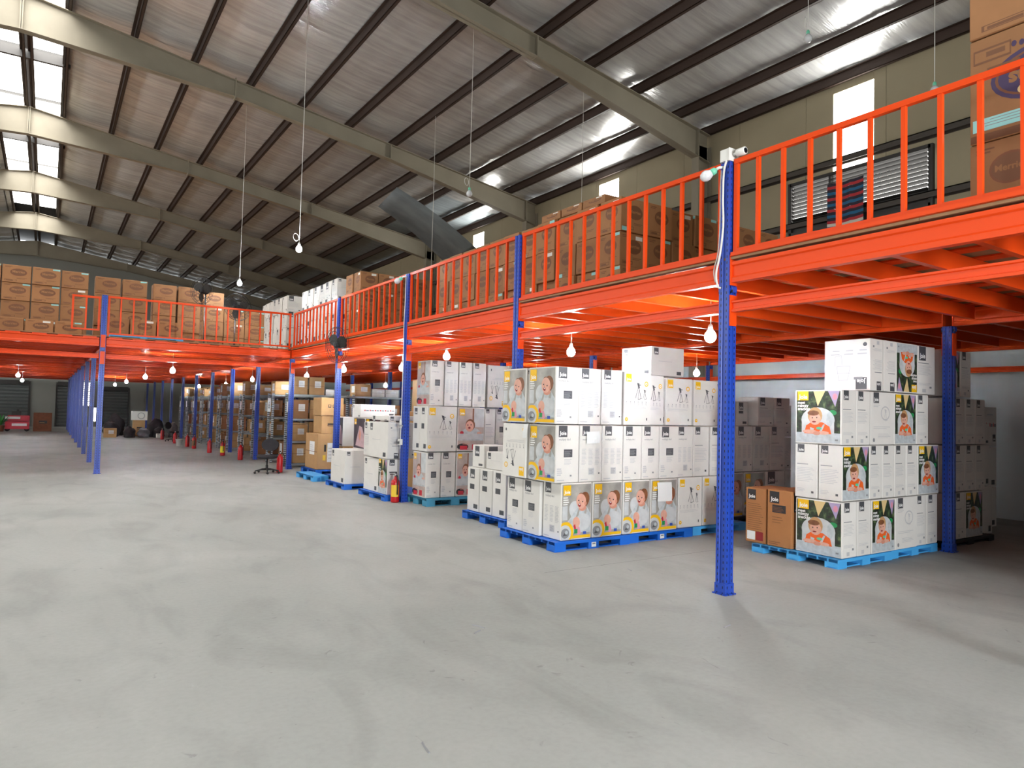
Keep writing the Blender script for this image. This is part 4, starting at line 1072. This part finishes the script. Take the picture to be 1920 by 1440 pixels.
# near big cartons at the frame edge
for i in range(2): carton('brown_carton', 5.46, 1.86 - i * .50, Z0, .42, .47, .53, 'brown_card', 'large brown nappy carton on the deck edge, lower, %s from the camera post' % ORD[i], None, L='oval_blue')
carton('brown_carton', 5.46, 1.40, Z0 + .535, .42, .93, .76, 'brown_card', 'large brown carton with violet oval trademark, blue sticker, second tier', None, L='bigoval!')
carton('brown_carton', 5.46, 1.40, Z0 + 1.30, .42, .93, .45, 'brown_card', 'large brown carton topping the pile at the deck edge', None, L='oval')
# taller pile beyond
brown_wall('brown carton of the taller far pile', 'brown cartons of the taller far pile', 6.0, 15.6, 4, 1, 4, .46, .42, .44, 5, Fd=('oval', 'oval_white', 'oval'))
brown_wall('pale carton on the far taller pile', 'pale cartons of the taller far pile', 5.95, 17.0, 1, 5, 4, .5, .42, .45, 6, name='white_carton', mt='white_card', Fd=('plain', 'blank', 'snackside'))
brown_wall('white carton on the farthest pile', 'white cartons of the farthest pile', 6.1, 22.0, 2, 5, 4, .5, .5, .5, 8, name='white_carton', mt='white_card', Fd=('plain', 'blank'))
# far deck: rows of columns facing the hall
GF = 'brown cartons on the far deck'
rr = random.Random(11)
cols = [(-1.55, 19.6, 4), (-.98, 19.6, 4), (-.41, 19.55, 4), (.16, 19.6, 4), (.86, 19.9, 4), (1.45, 19.9, 4), (2.16, 20.1, 4), (2.75, 20.1, 4), (3.42, 20.5, 4), (4.0, 20.6, 3), (4.58, 20.7, 3)]
for ci, (x, y, n) in enumerate(cols):
    for kz in range(n):
        carton('brown_carton', x, y + rr.uniform(-.03, .03), Z0 + kz * .405, .555, .42, .403, 'brown_card', 'brown carton on far deck, %s column, %s layer' % (ORD[ci], LAY[kz]), GF, F=rr.choice(('oval', 'oval_blue', 'oval', 'oval_white', 'oval_blue')), L='oval')
for i in range(3): carton('brown_carton', -1.05 + i * .56, 19.05, Z0, .54, .42, .36, 'brown_card', 'brown carton lying before the far deck columns, %s from the open edge' % ORD[i], GF, F=('oval', 'oval_white', 'oval_blue')[i])
for i in range(3): carton('brown_carton', .98 + i * .58, 18.75, Z0 + .115, .56, .5, .40, 'brown_card', 'brown carton on blue pallet behind far railing, %s from gate' % ORD[i], GF, F=('oval', 'oval_white', 'oval', 'oval_blue')[i])
dp = pallet(1.0, 18.72, 1.72, .6, 'pallet_light', 'light blue pallet on the far deck behind the railing', .11); dp.location.z = DECK + .001

# ------------------------------------------------------------------ steel shelving under the far deck
RD = .5
um = MB().prism([(-.028, -.028), (.028, -.028), (.028, -.02), (-.02, -.02), (-.02, .028), (-.028, .028)], 0, 1.95, 'grey_upright').mesh('upright')
def rack(i, y, L):
    r = empty('shelving_rack', (5.28, y, 0))
    tag(r, 'grey steel shelving rack, %s back from the corner post' % ORD[i], 'shelving')
    n = 2 if L > 2.5 else 1
    for b in range(n + 1):
        for yy in (.02, RD - .02): link('upright', um, r, (.02 + b * (L - .04) / n, yy, 0))
    br = MB(); br.tube([(.02, .02, .3), (.02, RD - .02, .75)], .008, 'grey_steel', 4); br.tube([(.02, RD - .02, .95), (.02, .02, 1.5)], .008, 'grey_steel', 4); br.box(.01, .03, .03, RD - .03, 1.55, 1.6, 'grey_steel'); br.box(.01, .03, .03, RD - .03, .2, .24, 'grey_steel'); br.box(.01, .03, .03, RD - .03, .82, .86, 'grey_steel'); br.box(.01, .03, .03, RD - .03, 1.16, 1.2, 'grey_steel'); br.tube([(.02, .02, 1.6), (.02, RD - .02, 1.88)], .008, 'grey_steel', 4)
    build('end_brace', br, r)
    for z in (.10, .68, 1.26, 1.90):
        s = MB(); s.box(0, L, 0, RD, z, z + .012, 'grey_steel'); s.box(0, L, -.008, 0, z - .035, z + .014, 'grey_steel'); s.box(0, L, RD, RD + .008, z - .035, z + .014, 'grey_steel')
        build('shelf', s, r)
    sg = MB(); sg.box(-.012, -.01, .16, .34, 1.45, 1.72, 'paper'); build('end_sign', sg, r)
    return r
NR = 11
shelf_nm = ['lowest', 'second', 'third', 'top']
GS = 'cartons on the steel shelving'
rr = random.Random(21)
for i in range(NR):
    y = 18.3 + i * 1.78
    L = 3.4 if i == 0 else 1.6
    rack(i, y, L)
    for li, z in enumerate((.115, .695, 1.275, 1.915)):
        nb = 6 if i == 0 else 2
        x = 5.34 if (i == 0 or li == 3) else 5.36 + rr.choice((0, .25, .4))
        for b in range(nb):
            w = rr.choice((.42, .5, .46)); hh = rr.choice((.42, .5)) if li < 3 else rr.choice((.3, .38, .46))
            if li == 3 and i == 0: w = (.38, .42, .3, .46, .38, .4)[b]; hh = (.47, .47, .16, .34, .22, .22)[b]
            if i == 0 and x < 7.02 < x + w + .03: x = 7.03
            if x + w > 5.28 + L - .05: break
            carton('shelf_carton', x, y + .03, z, w, .42, hh, rr.choice(('brown_card', 'tan_card', 'tan_card')) if not (li == 3 and b in (2, 4, 5)) else 'white_card', 'carton with white paper label, %s shelf of %s rack, %s from aisle' % (shelf_nm[li], ORD[i], ORD[b]), GS, F='label', L='label_big', jit=.1)
            x += w + .03
# big sheet with the number six hung on a rack end
sg = MB(); sg.box(-.004, 0, -.17, .17, -.2, .2, 'paper'); tp = Panel(.34, .4); tp.text('6', .3, .25, .4, 'ink_black', .03)
so = build('number_sign', sg, None, (5.262, 20.35, 1.62)); tag(so, 'white sheet with a number six hung on a shelving end', 'sign')
link('face_print', tp.mesh('face_print'), so, (-.005, .17, -.2), (PI / 2, 0, -PI / 2))

# ------------------------------------------------------------------ fire extinguishers
def extinguisher(name_label, x, y, lab_mat, rz):
    r = empty('fire_extinguisher', (x, y, 0), (0, 0, rz)); tag(r, name_label, 'fire extinguisher', None)
    if 'body' not in EXT:
        EXT['body'] = MB().lathe([(.06, 0), (.072, .012), (.074, .03), (.074, .33), (.066, .37), (.04, .40), (.024, .41), (.024, .44)], 'red_paint', 16).mesh('cylinder_body')
        EXT['valve'] = MB().lathe([(.02, .44), (.026, .45), (.026, .48), (.016, .49)], 'chrome', 10).mesh('valve')
        EXT['handle'] = MB().box(-.012, .012, -.02, .11, .505, .515, 'black_plastic').box(-.012, .012, -.02, .1, .475, .484, 'black_plastic').box(-.01, .01, -.02, 0, .47, .515, 'black_plastic').mesh('handle')
        EXT['hose'] = MB().tube([(0, -.02, .465), (0, -.07, .46), (0, -.1, .40), (0, -.1, .25), (0, -.094, .14)], .011, 'black_rubber', 6).mesh('hose')
    link('cylinder_body', EXT['body'], r); link('valve', EXT['valve'], r); link('handle', EXT['handle'], r, (0, 0, 0), (0, 0, PI / 2)); link('hose', EXT['hose'], r)
    if lab_mat:
        k = 'lab' + lab_mat
        if k not in EXT:
            mb = MB(); vs = []; fs = []
            for q in range(9):
                a = PI + .15 + (q - 4) * .24
                for z in (.1, .3): vs.append((.0755 * math.cos(a), .0755 * math.sin(a), z))
            for q in range(8): fs.append((2 * q, 2 * q + 2, 2 * q + 3, 2 * q + 1))
            mb.add(vs, fs, lab_mat); EXT[k] = mb.mesh('paper_label')
        link('paper_label', EXT[k], r, (0, 0, 0), (0, 0, .9))
EXT = {}
for (lab, x, y, lm, rz) in (('red fire extinguisher with yellow label beside the dark blue pallet', 5.02, 11.08, 'yellow_label', 0), ('red fire extinguisher beside the office chair', 4.72, 17.1, None, 1), ('plump red fire extinguisher at the second shelving end', 4.74, 21.3, None, .6),
    ('fire extinguisher wrapped in bright yellow before the shelving', 4.63, 23.2, 'yellow_bright', 0), ('red fire extinguisher just behind the yellow-wrapped one', 4.50, 24.6, None, .4), ('brown labelled fire extinguisher in the middle of the shelving row', 4.42, 27.0, 'ply_edge', 0),
    ('red fire extinguisher standing beside the white bucket', 4.40, 28.3, None, 0), ('red fire extinguisher just past the white bucket', 4.30, 30.6, None, .4), ('red fire extinguisher by the dark wheeled chair', 4.26, 34.0, None, 0), ('last red fire extinguisher at the far shelving end', 4.2, 37.3, None, .5)):
    extinguisher(lab, x, y, lm, rz)
bk = empty('bucket', (4.18, 28.75, 0)); tag(bk, 'small white bucket on the floor between fire extinguishers', 'bucket')
build('pail', MB().lathe([(.09, 0), (.12, .24), (.128, .24), (.128, .255), (.112, .255), (.085, .02)], 'white_plastic', 16), bk)
build('handle', MB().tube([(.125 * math.cos(a), .01, .24 + .09 * math.sin(a)) for a in [PI * q / 8 for q in range(9)]], .004, 'chrome', 5), bk)

# ------------------------------------------------------------------ office chairs
def office_chair(label, x, y, rz, k=1.0):
    c = empty('office_chair', (x, y, 0), (0, 0, rz)); tag(c, label, 'chair')
    for q in range(5):
        a = 2 * PI * q / 5
        leg = MB(); leg.tube([(0, 0, .1), (.14 * math.cos(a), .14 * math.sin(a), .095), (.28 * math.cos(a), .28 * math.sin(a), .065)], .02, 'black_plastic', 6, rs=[.028, .022, .014])
        lo = build('leg', leg, c)
        cs = MB(); cs.lathe([(.026, -.011), (.028, 0), (.026, .011)], 'black_rubber', 10, M=Matrix.Translation((.28 * math.cos(a), .28 * math.sin(a), .028)) @ Matrix.Rotation(PI / 2, 4, 'X')); build('caster', cs, lo)
    build('gas_lift', MB().lathe([(.03, .08), (.03, .2), (.018, .2), (.018, .36)], 'black_plastic', 10), c)
    s = MB(); vs = []; n = 12
    prof_ = [(.2, .355), (.235, .375), (.24, .4), (.225, .425), (.15, .432)]
    s.lathe(prof_, 'dark_bag', 20); build('seat', s, c)
    b = MB(); b.tube([(0, .15, .36), (0, .26, .37), (0, .28, .5), (0, .26, .62)], .014, 'black_plastic', 6); build('back_bar', b, c)
    bb = MB(); pts = []
    M = Matrix.Translation((0, .25, .66)) @ Matrix.Rotation(-.12, 4, 'X')
    outline = [(.2 * math.cos(a) * (1 if abs(math.cos(a)) > .3 else 1), .15 * math.sin(a)) for a in [2 * PI * q / 18 for q in range(18)]]
    bb.prism(outline, -.025, .03, 'dark_bag', 'y', M=M); build('backrest', bb, c)
office_chair('low black office chair on casters before the shelving', 4.38, 16.95, -.5)
office_chair('dark office chair pushed against the far shelving', 4.45, 32.3, .8)

# ------------------------------------------------------------------ lamps
bulbm_on = None
def lamp_meshes(lit):
    gl = MB().lathe([(.012, -.1), (.038, -.09), (.056, -.066), (.062, -.035), (.056, -.005), (.036, .022), (.022, .04)], 'bulb_on' if lit else 'bulb_off', 14).mesh('bulb')
    so = MB().lathe([(.024, .036), (.027, .05), (.024, .085), (.012, .1)], 'mint_plastic' if not lit else 'white_plastic', 12).mesh('socket')
    return gl, so
LM = {True: lamp_meshes(True), False: lamp_meshes(False)}
def pendant(label, x, y, z, ztop, lit, watts=30.0, coil=False, scale=1.0):
    r = empty('pendant_bulb', (x, y, z)); tag(r, label, 'light bulb')
    link('bulb', LM[lit][0], r); link('socket', LM[lit][1], r)
    build('cord', MB().tube([(0, 0, .09), (.004, 0, (ztop - z) * .5), (0, 0, ztop - z)], .006, 'cable_white', 5), r)
    if coil:
        build('cord_coil', MB().ring(.075, .006, 'cable_white', 18, 5, M=Matrix.Translation((-.07, 0, .2)) @ Matrix.Rotation(PI / 2, 4, 'X') @ Matrix.Rotation(.5, 4, 'Y')), r)
    if lit:
        l = bpy.data.lights.new('bulb_light', 'POINT'); l.energy = watts; l.shadow_soft_size = .075; l.color = (.93, .97, 1.0)
        lo = bpy.data.objects.new('bulb_light', l); COL.objects.link(lo); lo.location = (0, 0, -.035); lo.parent = r
JZ = 2.8585
for (lab, x, y, z, w) in (
    ('glowing bulb under the deck just inside the camera post', 5.95, 4.98, 2.50, 45), ('glowing bulb under the deck above the big toddler-photo stack', 6.3, 7.98, 2.52, 60), ('glowing bulb above the teal pallet stack', 6.1, 11.6, 2.62, 45),
    ('glowing bulb under the deck near the pole cables', 6.0, 13.2, 2.47, 40), ('glowing bulb just past the fan post', 5.6, 15.5, 2.5, 40), ('glowing bulb high over the shelving rear', 9.6, 22.3, 2.42, 40),
    ('glowing bulb above the first shelving racks', 6.0, 19.4, 2.48, 15), ('glowing bulb above the middle shelving racks', 5.75, 24.6, 2.5, 15), ('glowing bulb above the far shelving racks', 6.05, 30.0, 2.45, 15), ('glowing bulb at the very end of the shelving', 5.9, 35.5, 2.45, 15),
    ('glowing bulb over the far aisle, first past the corner post', 2.6, 19.5, 2.45, 45), ('glowing bulb over the far aisle, second in line', 2.58, 25.2, 2.45, 40), ('glowing bulb over the far aisle, third in line', 2.62, 31.7, 2.45, 40), ('glowing bulb over the far aisle, last in line', 2.66, 38.3, 2.45, 40),
    ('glowing bulb beyond the open bay, upper of the close pair', -.88, 29.7, 2.47, 40), ('glowing bulb beyond the open bay, lower of the close pair', -.93, 36.7, 2.45, 40),
    ('glowing bulb over the middle of the covered storage', 10.9, 9.6, 2.5, 60), ('glowing bulb over storage behind the teal pallet stack', 10.6, 14.6, 2.5, 50)):
    y = Y0 + (round((y - Y0) / (S / JN) - .5) + .5) * S / JN
    pendant(lab, x, y, z, JZ, True, w)
pendant('lit bulb on a long cord high over the corner of the mezzanines', 4.144, 14.2, 4.84, roof_z(4.144) - .012, True, 130, True)
pendant('lit bulb on a long cord above the far deck', 4.144, 19.5, 4.88, roof_z(4.144) - .012, True, 110)
pendant('unlit bulb with coiled cord hanging over the long railing', 6.888, 12.08, 5.99, roof_z(6.888) - .012, False, coil=True)
pendant('unlit bulb with coiled cord hanging high over the near deck', 9.632, 6.39, 7.56, roof_z(9.632) - .012, False, coil=True)
pendant('unlit bulb hanging before the bright wall panel', 11.0, 5.165, 6.66, roof_z(11.0) - .012, False)
for i, (x, y, z) in enumerate(((9.632, 11.9, 5.0), (8.26, 16.4, 5.2))):
    o = build('ceiling_cable', MB().tube([(0, 0, 0), (.01, 0, 2), (0, 0, roof_z(x) - .012 - z)], .006, 'cable_white', 5), None, (x, y, z)); tag(o, ('bare white cord hanging beside the rafter foot', 'bare white cord hanging over the torn lining sheet')[i], 'cord')

# fixtures on the camera post
PXn, PYn = XE, Y0
jb = empty('junction_box', (PXn - .02, PYn - .01, 3.952)); tag(jb, 'white junction box on top of the tall blue post', 'junction box')
build('housing', MB().box(-.06, .06, -.05, .05, 0, .11, 'white_plastic'), jb)
build('cover', MB().box(-.065, .065, -.055, -.05, -.004, .114, 'white_plastic'), jb)
cm = empty('security_camera', (PXn - .02, PYn - .067, 4.012)); tag(cm, 'small white bullet camera on the junction box', 'camera')
Mx = Matrix.Rotation(PI / 2, 4, 'X')
build('stalk', MB().lathe([(.014, 0), (.014, .04)], 'white_plastic', 8, M=Mx), cm)
build('barrel', MB().lathe([(.026, .035), (.036, .045), (.036, .125), (.03, .13)], 'white_plastic', 16, M=Mx), cm)
build('lens_glass', MB().lathe([(.026, .128), (.024, .132), (.01, .133)], 'lens', 14, M=Mx), cm)
def post_bulb(label, x, y, z):
    r = empty('post_bulb', (x - .058, y, z), (0, 0, 0)); tag(r, label, 'light bulb')
    build('arm', MB().tube([(0, .0, 0), (-.04, .03, 0), (-.06, .05, -.015)], .014, 'white_plastic', 8), r)
    M = Matrix.Translation((-.095, .09, -.05)) @ Vector((-.5, .6, -.45)).to_track_quat('-Z', 'Y').to_matrix().to_4x4()
    g = MB(); g.lathe([(.012, -.1), (.036, -.086), (.05, -.055), (.05, -.03), (.036, .0), (.03, .015)], 'bulb_off', 14, M=M); build('bulb', g, r)
    g = MB(); g.lathe([(.032, .01), (.034, .025), (.03, .05), (.012, .065)], 'mint_plastic', 12, M=M); build('socket', g, r)
post_bulb('unlit white bulb angled off the tall camera post', PXn, PYn, 3.90)
post_bulb('unlit white bulb angled off the third blue post', XE, Y0 + 2 * S, 3.90)
def cable(label, pts, r=.007):
    # smooth the path
    out = []
    P = [Vector(p) for p in pts]
    for i in range(len(P) - 1):
        p0, p1, p2, p3 = P[max(i - 1, 0)], P[i], P[i + 1], P[min(i + 2, len(P) - 1)]
        for q in range(5):
            t = q / 5
            out.append(.5 * ((2 * p1) + (p2 - p0) * t + (2 * p0 - 5 * p1 + 4 * p2 - p3) * t * t + (3 * p1 - p0 - 3 * p2 + p3) * t ** 3))
    out.append(P[-1])
    base = Vector((P[-1].x, P[-1].y, P[-1].z))
    o = build('cable', MB().tube([p - base for p in out], r, 'cable_white', 6), None, base); tag(o, label, 'cable')
ex = XE - h - .018
cable('thicker white cable running down the tall camera post', [(ex - .005, PYn - .03, 3.95), (ex - .015, PYn - .01, 3.84), (ex - .01, PYn + .0, 3.6), (ex - .008, PYn - .005, 3.35), (ex - .015, PYn + .02, 3.1), (ex - .03, PYn + .05, 2.92), (ex - .02, PYn + .04, 2.80), (ex, PYn + .02, 2.78)], .010)
cable('thinner white cable beside the thick one on the camera post', [(ex, PYn + .03, 3.88), (ex - .004, PYn + .035, 3.7), (ex - .004, PYn + .035, 3.4), (ex - .006, PYn + .05, 3.12), (ex - .02, PYn + .085, 2.95), (ex - .01, PYn + .075, 2.84)], .006)
py3 = Y0 + 2 * S
cable('white cable running down the third blue post to the extinguisher', [(ex, py3 - .01, 3.88), (ex - .006, py3 - .012, 3.4), (ex - .01, py3, 3.05), (ex - .006, py3 - .01, 2.5), (ex - .004, py3, 1.9), (ex - .006, py3, 1.3), (ex - .008, py3 + .01, .9)], .007)
sb = empty('switch_box', (XE - h - .03, py3, .98)); tag(sb, 'small grey switch box on the post by the extinguisher', 'switch box')
build('housing', MB().box(-.025, .025, -.04, .04, 0, .1, 'white_plastic'), sb); build('plug', MB().box(-.06, -.025, -.02, .02, .02, .06, 'ink_grey'), sb)
tb = empty('tube_holder', (XE - h - .04, py3 - .02, 1.27)); tag(tb, 'white tube clipped to the post above the extinguisher', 'tube')
build('tube', MB().lathe([(.022, 0), (.022, .12), (.012, .14), (.012, .16)], 'white_plastic', 10), tb); build('clip', MB().box(-.026, .03, -.026, .026, .03, .05, 'chrome'), tb)

# ------------------------------------------------------------------ industrial fans
def fan(label, loc, R, facing, pole, arm=None):
    """cage faces local +Z before turning to 'facing'"""
    r = empty('industrial_fan', loc); tag(r, label, 'fan')
    M = Vector(facing).to_track_quat('Z', 'Y').to_matrix().to_4x4()
    cg = MB()
    for rr_, z in ((R, .0), (R * .97, .05), (R * .75, .075), (R * .5, .085), (R * .25, .09), (R * .97, -.05), (R * .6, -.08)): cg.ring(rr_, .005, 'black_plastic', 28, 4, M=M @ Matrix.Translation((0, 0, z)))
    for q in range(20):
        a = 2 * PI * q / 20; c, s = math.cos(a), math.sin(a)
        cg.tube([(.06 * c, .06 * s, .092), (R * .6 * c, R * .6 * s, .082), (R * c, R * s, 0), (R * .6 * c, R * .6 * s, -.08)], .0025, 'black_plastic', 3, M=M)
    build('cage', cg, r)
    bl = MB(); vs = []; fs = []
    nn = 6
    for i in range(nn + 1):
        t = i / nn; q = .06 + t * (R * .86 - .06); hw_ = (.05 + .07 * math.sin(PI * min(1, t * .9 + .1)))
        vs += [(q, -hw_, -.02 * (1 + t)), (q, hw_ * .8, .03 * (1 - t * .4))]
    for i in range(nn): fs.append((2 * i, 2 * i + 2, 2 * i + 3, 2 * i + 1))
    n0 = len(vs); vs += [(a, b, c - .004) for a, b, c in vs]; fs += [tuple(v + n0 for v in f[::-1]) for f in fs[:nn]]
    bl.add(vs, fs, 'dark_steel', smooth=True); bmn = bl.mesh('blade')
    for q in range(3): link('blade', bmn, r, (0, 0, 0), (M @ Matrix.Rotation(2 * PI * q / 3 + .4, 4, 'Z')).to_euler())
    build('motor', MB().lathe([(.03, .06), (.06, .05), (.07, 0), (.07, -.16), (.05, -.2)], 'black_plastic', 14, M=M), r)
    if pole > 0:
        b = Vector(facing).normalized() * -.12
        build('pole', MB().tube([(b.x, b.y, 0), (b.x, b.y, -pole + .02)], .022, 'chrome', 8), r)
        build('base', MB().lathe([(.26, -pole), (.26, -pole + .02), (.06, -pole + .05)], 'black_plastic', 18, c=(b.x, b.y)), r)
    else:
        b = Vector(facing).normalized()
        build('bracket', MB().tube([tuple(b * -.1), tuple(b * -.1 + Vector((0, .2, 0))), arm], .022, 'black_plastic', 8), r)
fan('black industrial fan fixed to the fourth blue post', (4.91, 13.92, 2.88), .37, (-1, -.22, -.06), 0, (XE - h - .026 - 4.91, Y0 + 3 * S - .02 - 13.92, -.02))
fan('black pedestal fan standing on the far deck, tilted sideways', (3.1, 18.75, 4.42), .33, (-.8, -.55, -.05), 4.42 - DECK - .002)
fan('second pedestal fan with a wide thin cage on the far deck', (4.0, 18.9, 4.13), .36, (.3, -1, .1), 4.13 - DECK - .002)

# ------------------------------------------------------------------ striped cloth hung over the louvres
mb = MB(); n = 16; mcol = 12
cols_ = ['cloth_navy', 'cloth_red', 'cloth_navy', 'cloth_blue', 'cloth_navy', 'cloth_red', 'cloth_navy', 'cloth_blue', 'cloth_navy', 'cloth_red', 'cloth_navy', 'cloth_blue', 'cloth_navy', 'cloth_red', 'cloth_white', 'cloth_blue']
for i in range(n):
    za, zb_ = -.95 * i / n, -.95 * (i + 1) / n
    vs = []; fs = []
    for j in range(mcol + 1):
        t = j / mcol; y = -.38 + .76 * t; wv = .02 * math.sin(t * 13) + .012 * math.sin(t * 29 + 1); sg_ = .03 * math.sin(PI * t)
        vs += [(wv, y, za - sg_), (wv * 1.2, y, zb_ - sg_)]
    for j in range(mcol): fs.append((2 * j, 2 * j + 1, 2 * j + 3, 2 * j + 2))
    mb.add(vs, fs, cols_[i], smooth=True)
tag(build('striped_cloth', mb, None, (XW - .26, 7.93, 6.45)), 'red and blue striped cloth hanging over the louvred vent', 'cloth')

# ------------------------------------------------------------------ goods at the far end of the hall
mc = empty('floor_machine', (-1.2, 43.0, 0)); tag(mc, 'low red machine with white stripes on small wheels far down the hall', 'machine')
build('lower_frame', MB().box(-.5, .5, -.3, .3, .12, .5, 'machine_red'), mc); build('upper_frame', MB().box(-.4, .5, -.25, .25, .52, .8, 'machine_red'), mc); build('engine', MB().box(-.25, .15, -.2, .2, .8, 1.02, 'dark_steel').box(-.05, .05, -.1, .1, 1.02, 1.1, 'dark_steel'), mc)
for z, x0 in ((.28, -.22), (.62, -.5)): build('white_stripe', MB().box(x0, x0 + .62, -.32 if z < .5 else -.27, -.301 if z < .5 else -.252, z, z + .12, 'paper'), mc)
for x in (-.4, .4):
    for y in (-.22, .22): build('wheel', MB().lathe([(.1, -.03), (.11, 0), (.1, .03)], 'black_rubber', 12, M=Matrix.Translation((x, y, .11)) @ Matrix.Rotation(PI / 2, 4, 'X')), mc)
carton('rust_carton', -.55, 42.9, .002, .8, .5, .95, 'rust_card', 'dark rusty crate beside the red machine', None, F='bar')
plb = empty('potted_plant', (-1.85, 42.6, 0)); tag(plb, 'small green plant beside the red machine', 'plant')
build('pot', MB().lathe([(.12, 0), (.16, .28), (.17, .3), (.14, .3)], 'rust_card', 12), plb)
rr = random.Random(5)
for q in range(14):
    a = rr.uniform(0, 2 * PI); l = rr.uniform(.35, .6); tl = rr.uniform(.1, .4); w = .05
    c, s = math.cos(a), math.sin(a)
    lf = MB(); lf.add([(0, 0, .28), (c * tl * .5 - s * w, s * tl * .5 + c * w, .28 + l * .55), (c * tl, s * tl, .28 + l), (c * tl * .5 + s * w, s * tl * .5 - c * w, .28 + l * .55)], [(0, 1, 2, 3)], 'green_leaf'); build('leaf', lf, plb)
def bag(label, x, y, z, sx, sy, sz, mt, seed):
    bm = bmesh.new(); bmesh.ops.create_icosphere(bm, subdivisions=3, radius=1.0)
    r2 = random.Random(seed); ph = [r2.uniform(0, 6) for _ in range(6)]
    for v in bm.verts:
        d = 1 + .13 * math.sin(v.co.x * 4 + ph[0]) * math.sin(v.co.y * 5 + ph[1]) + .09 * math.sin(v.co.z * 7 + ph[2] + v.co.x * 3)
        p = v.co * d; v.co = (p.x * sx, p.y * sy, max(p.z, -.62) * sz)
    lo = min(v.co.z for v in bm.verts)
    for v in bm.verts: v.co.z -= lo
    for f in bm.faces: f.smooth = True
    me = bpy.data.meshes.new('cloth_sack'); bm.to_mesh(me); bm.free(); me.materials.append(MATS[mt])
    o = link('cloth_sack', me, None, (x, y, z)); tag(o, label, 'sack')
bag('black sack at the aisle end of the heaped goods', 2.5, 36.9, .002, .34, .3, .45, 'dark_bag', 1)
bag('large dark sack in the middle of the heaped goods', 4.3, 36.7, .002, .38, .34, .5, 'dark_bag', 2)
bag('grey sack at the shelving end of the heaped goods', 4.95, 35.9, .002, .2, .3, .42, 'grey_bag', 3)
bag('small dark sack lying before the white appliance', 3.15, 35.9, .002, .24, .24, .3, 'dark_bag', 4)
bag('slumped black sack behind the cartons of the heap', 2.75, 38.2, .002, .42, .36, .62, 'dark_bag', 6)
bag('low grey bundle between two dark sacks', 3.72, 35.9, .002, .26, .24, .28, 'grey_bag', 7)
bag('dark bundle on the floor at the shelving side', 4.35, 35.85, .002, .22, .2, .3, 'dark_bag', 8)
carton('brown_carton', 2.15, 35.8, .002, .5, .4, .42, 'tan_card', 'open brown carton before the black sack of the heap', None, F='label')
carton('brown_carton', 3.42, 37.3, .002, .5, .4, .75, 'tan_card', 'brown carton standing in the middle of the heap', None, F='bar')
ap = empty('white_appliance', (3.35, 37.35, .757)); tag(ap, 'white boxy appliance with a round grille on the heap', 'appliance')
build('housing', MB().box(-.0, .66, 0, .36, 0, .42, 'white_plastic'), ap); build('grille', MB().ring(.14, .012, 'ink_mid', 20, 5, M=Matrix.Translation((.4, -.004, .21)) @ Matrix.Rotation(PI / 2, 4, 'X')), ap)
carton('white_carton', 4.2, 35.3, .002, .3, .3, .2, 'white_card', 'tiny white carton on the floor before the heap', None, F='blank')
print('CARTONS', NCART[0], 'OBJECTS', len(bpy.data.objects), 'TRIS', sum(len(p.vertices) - 2 for o in bpy.data.objects if o.type == 'MESH' for p in []) )
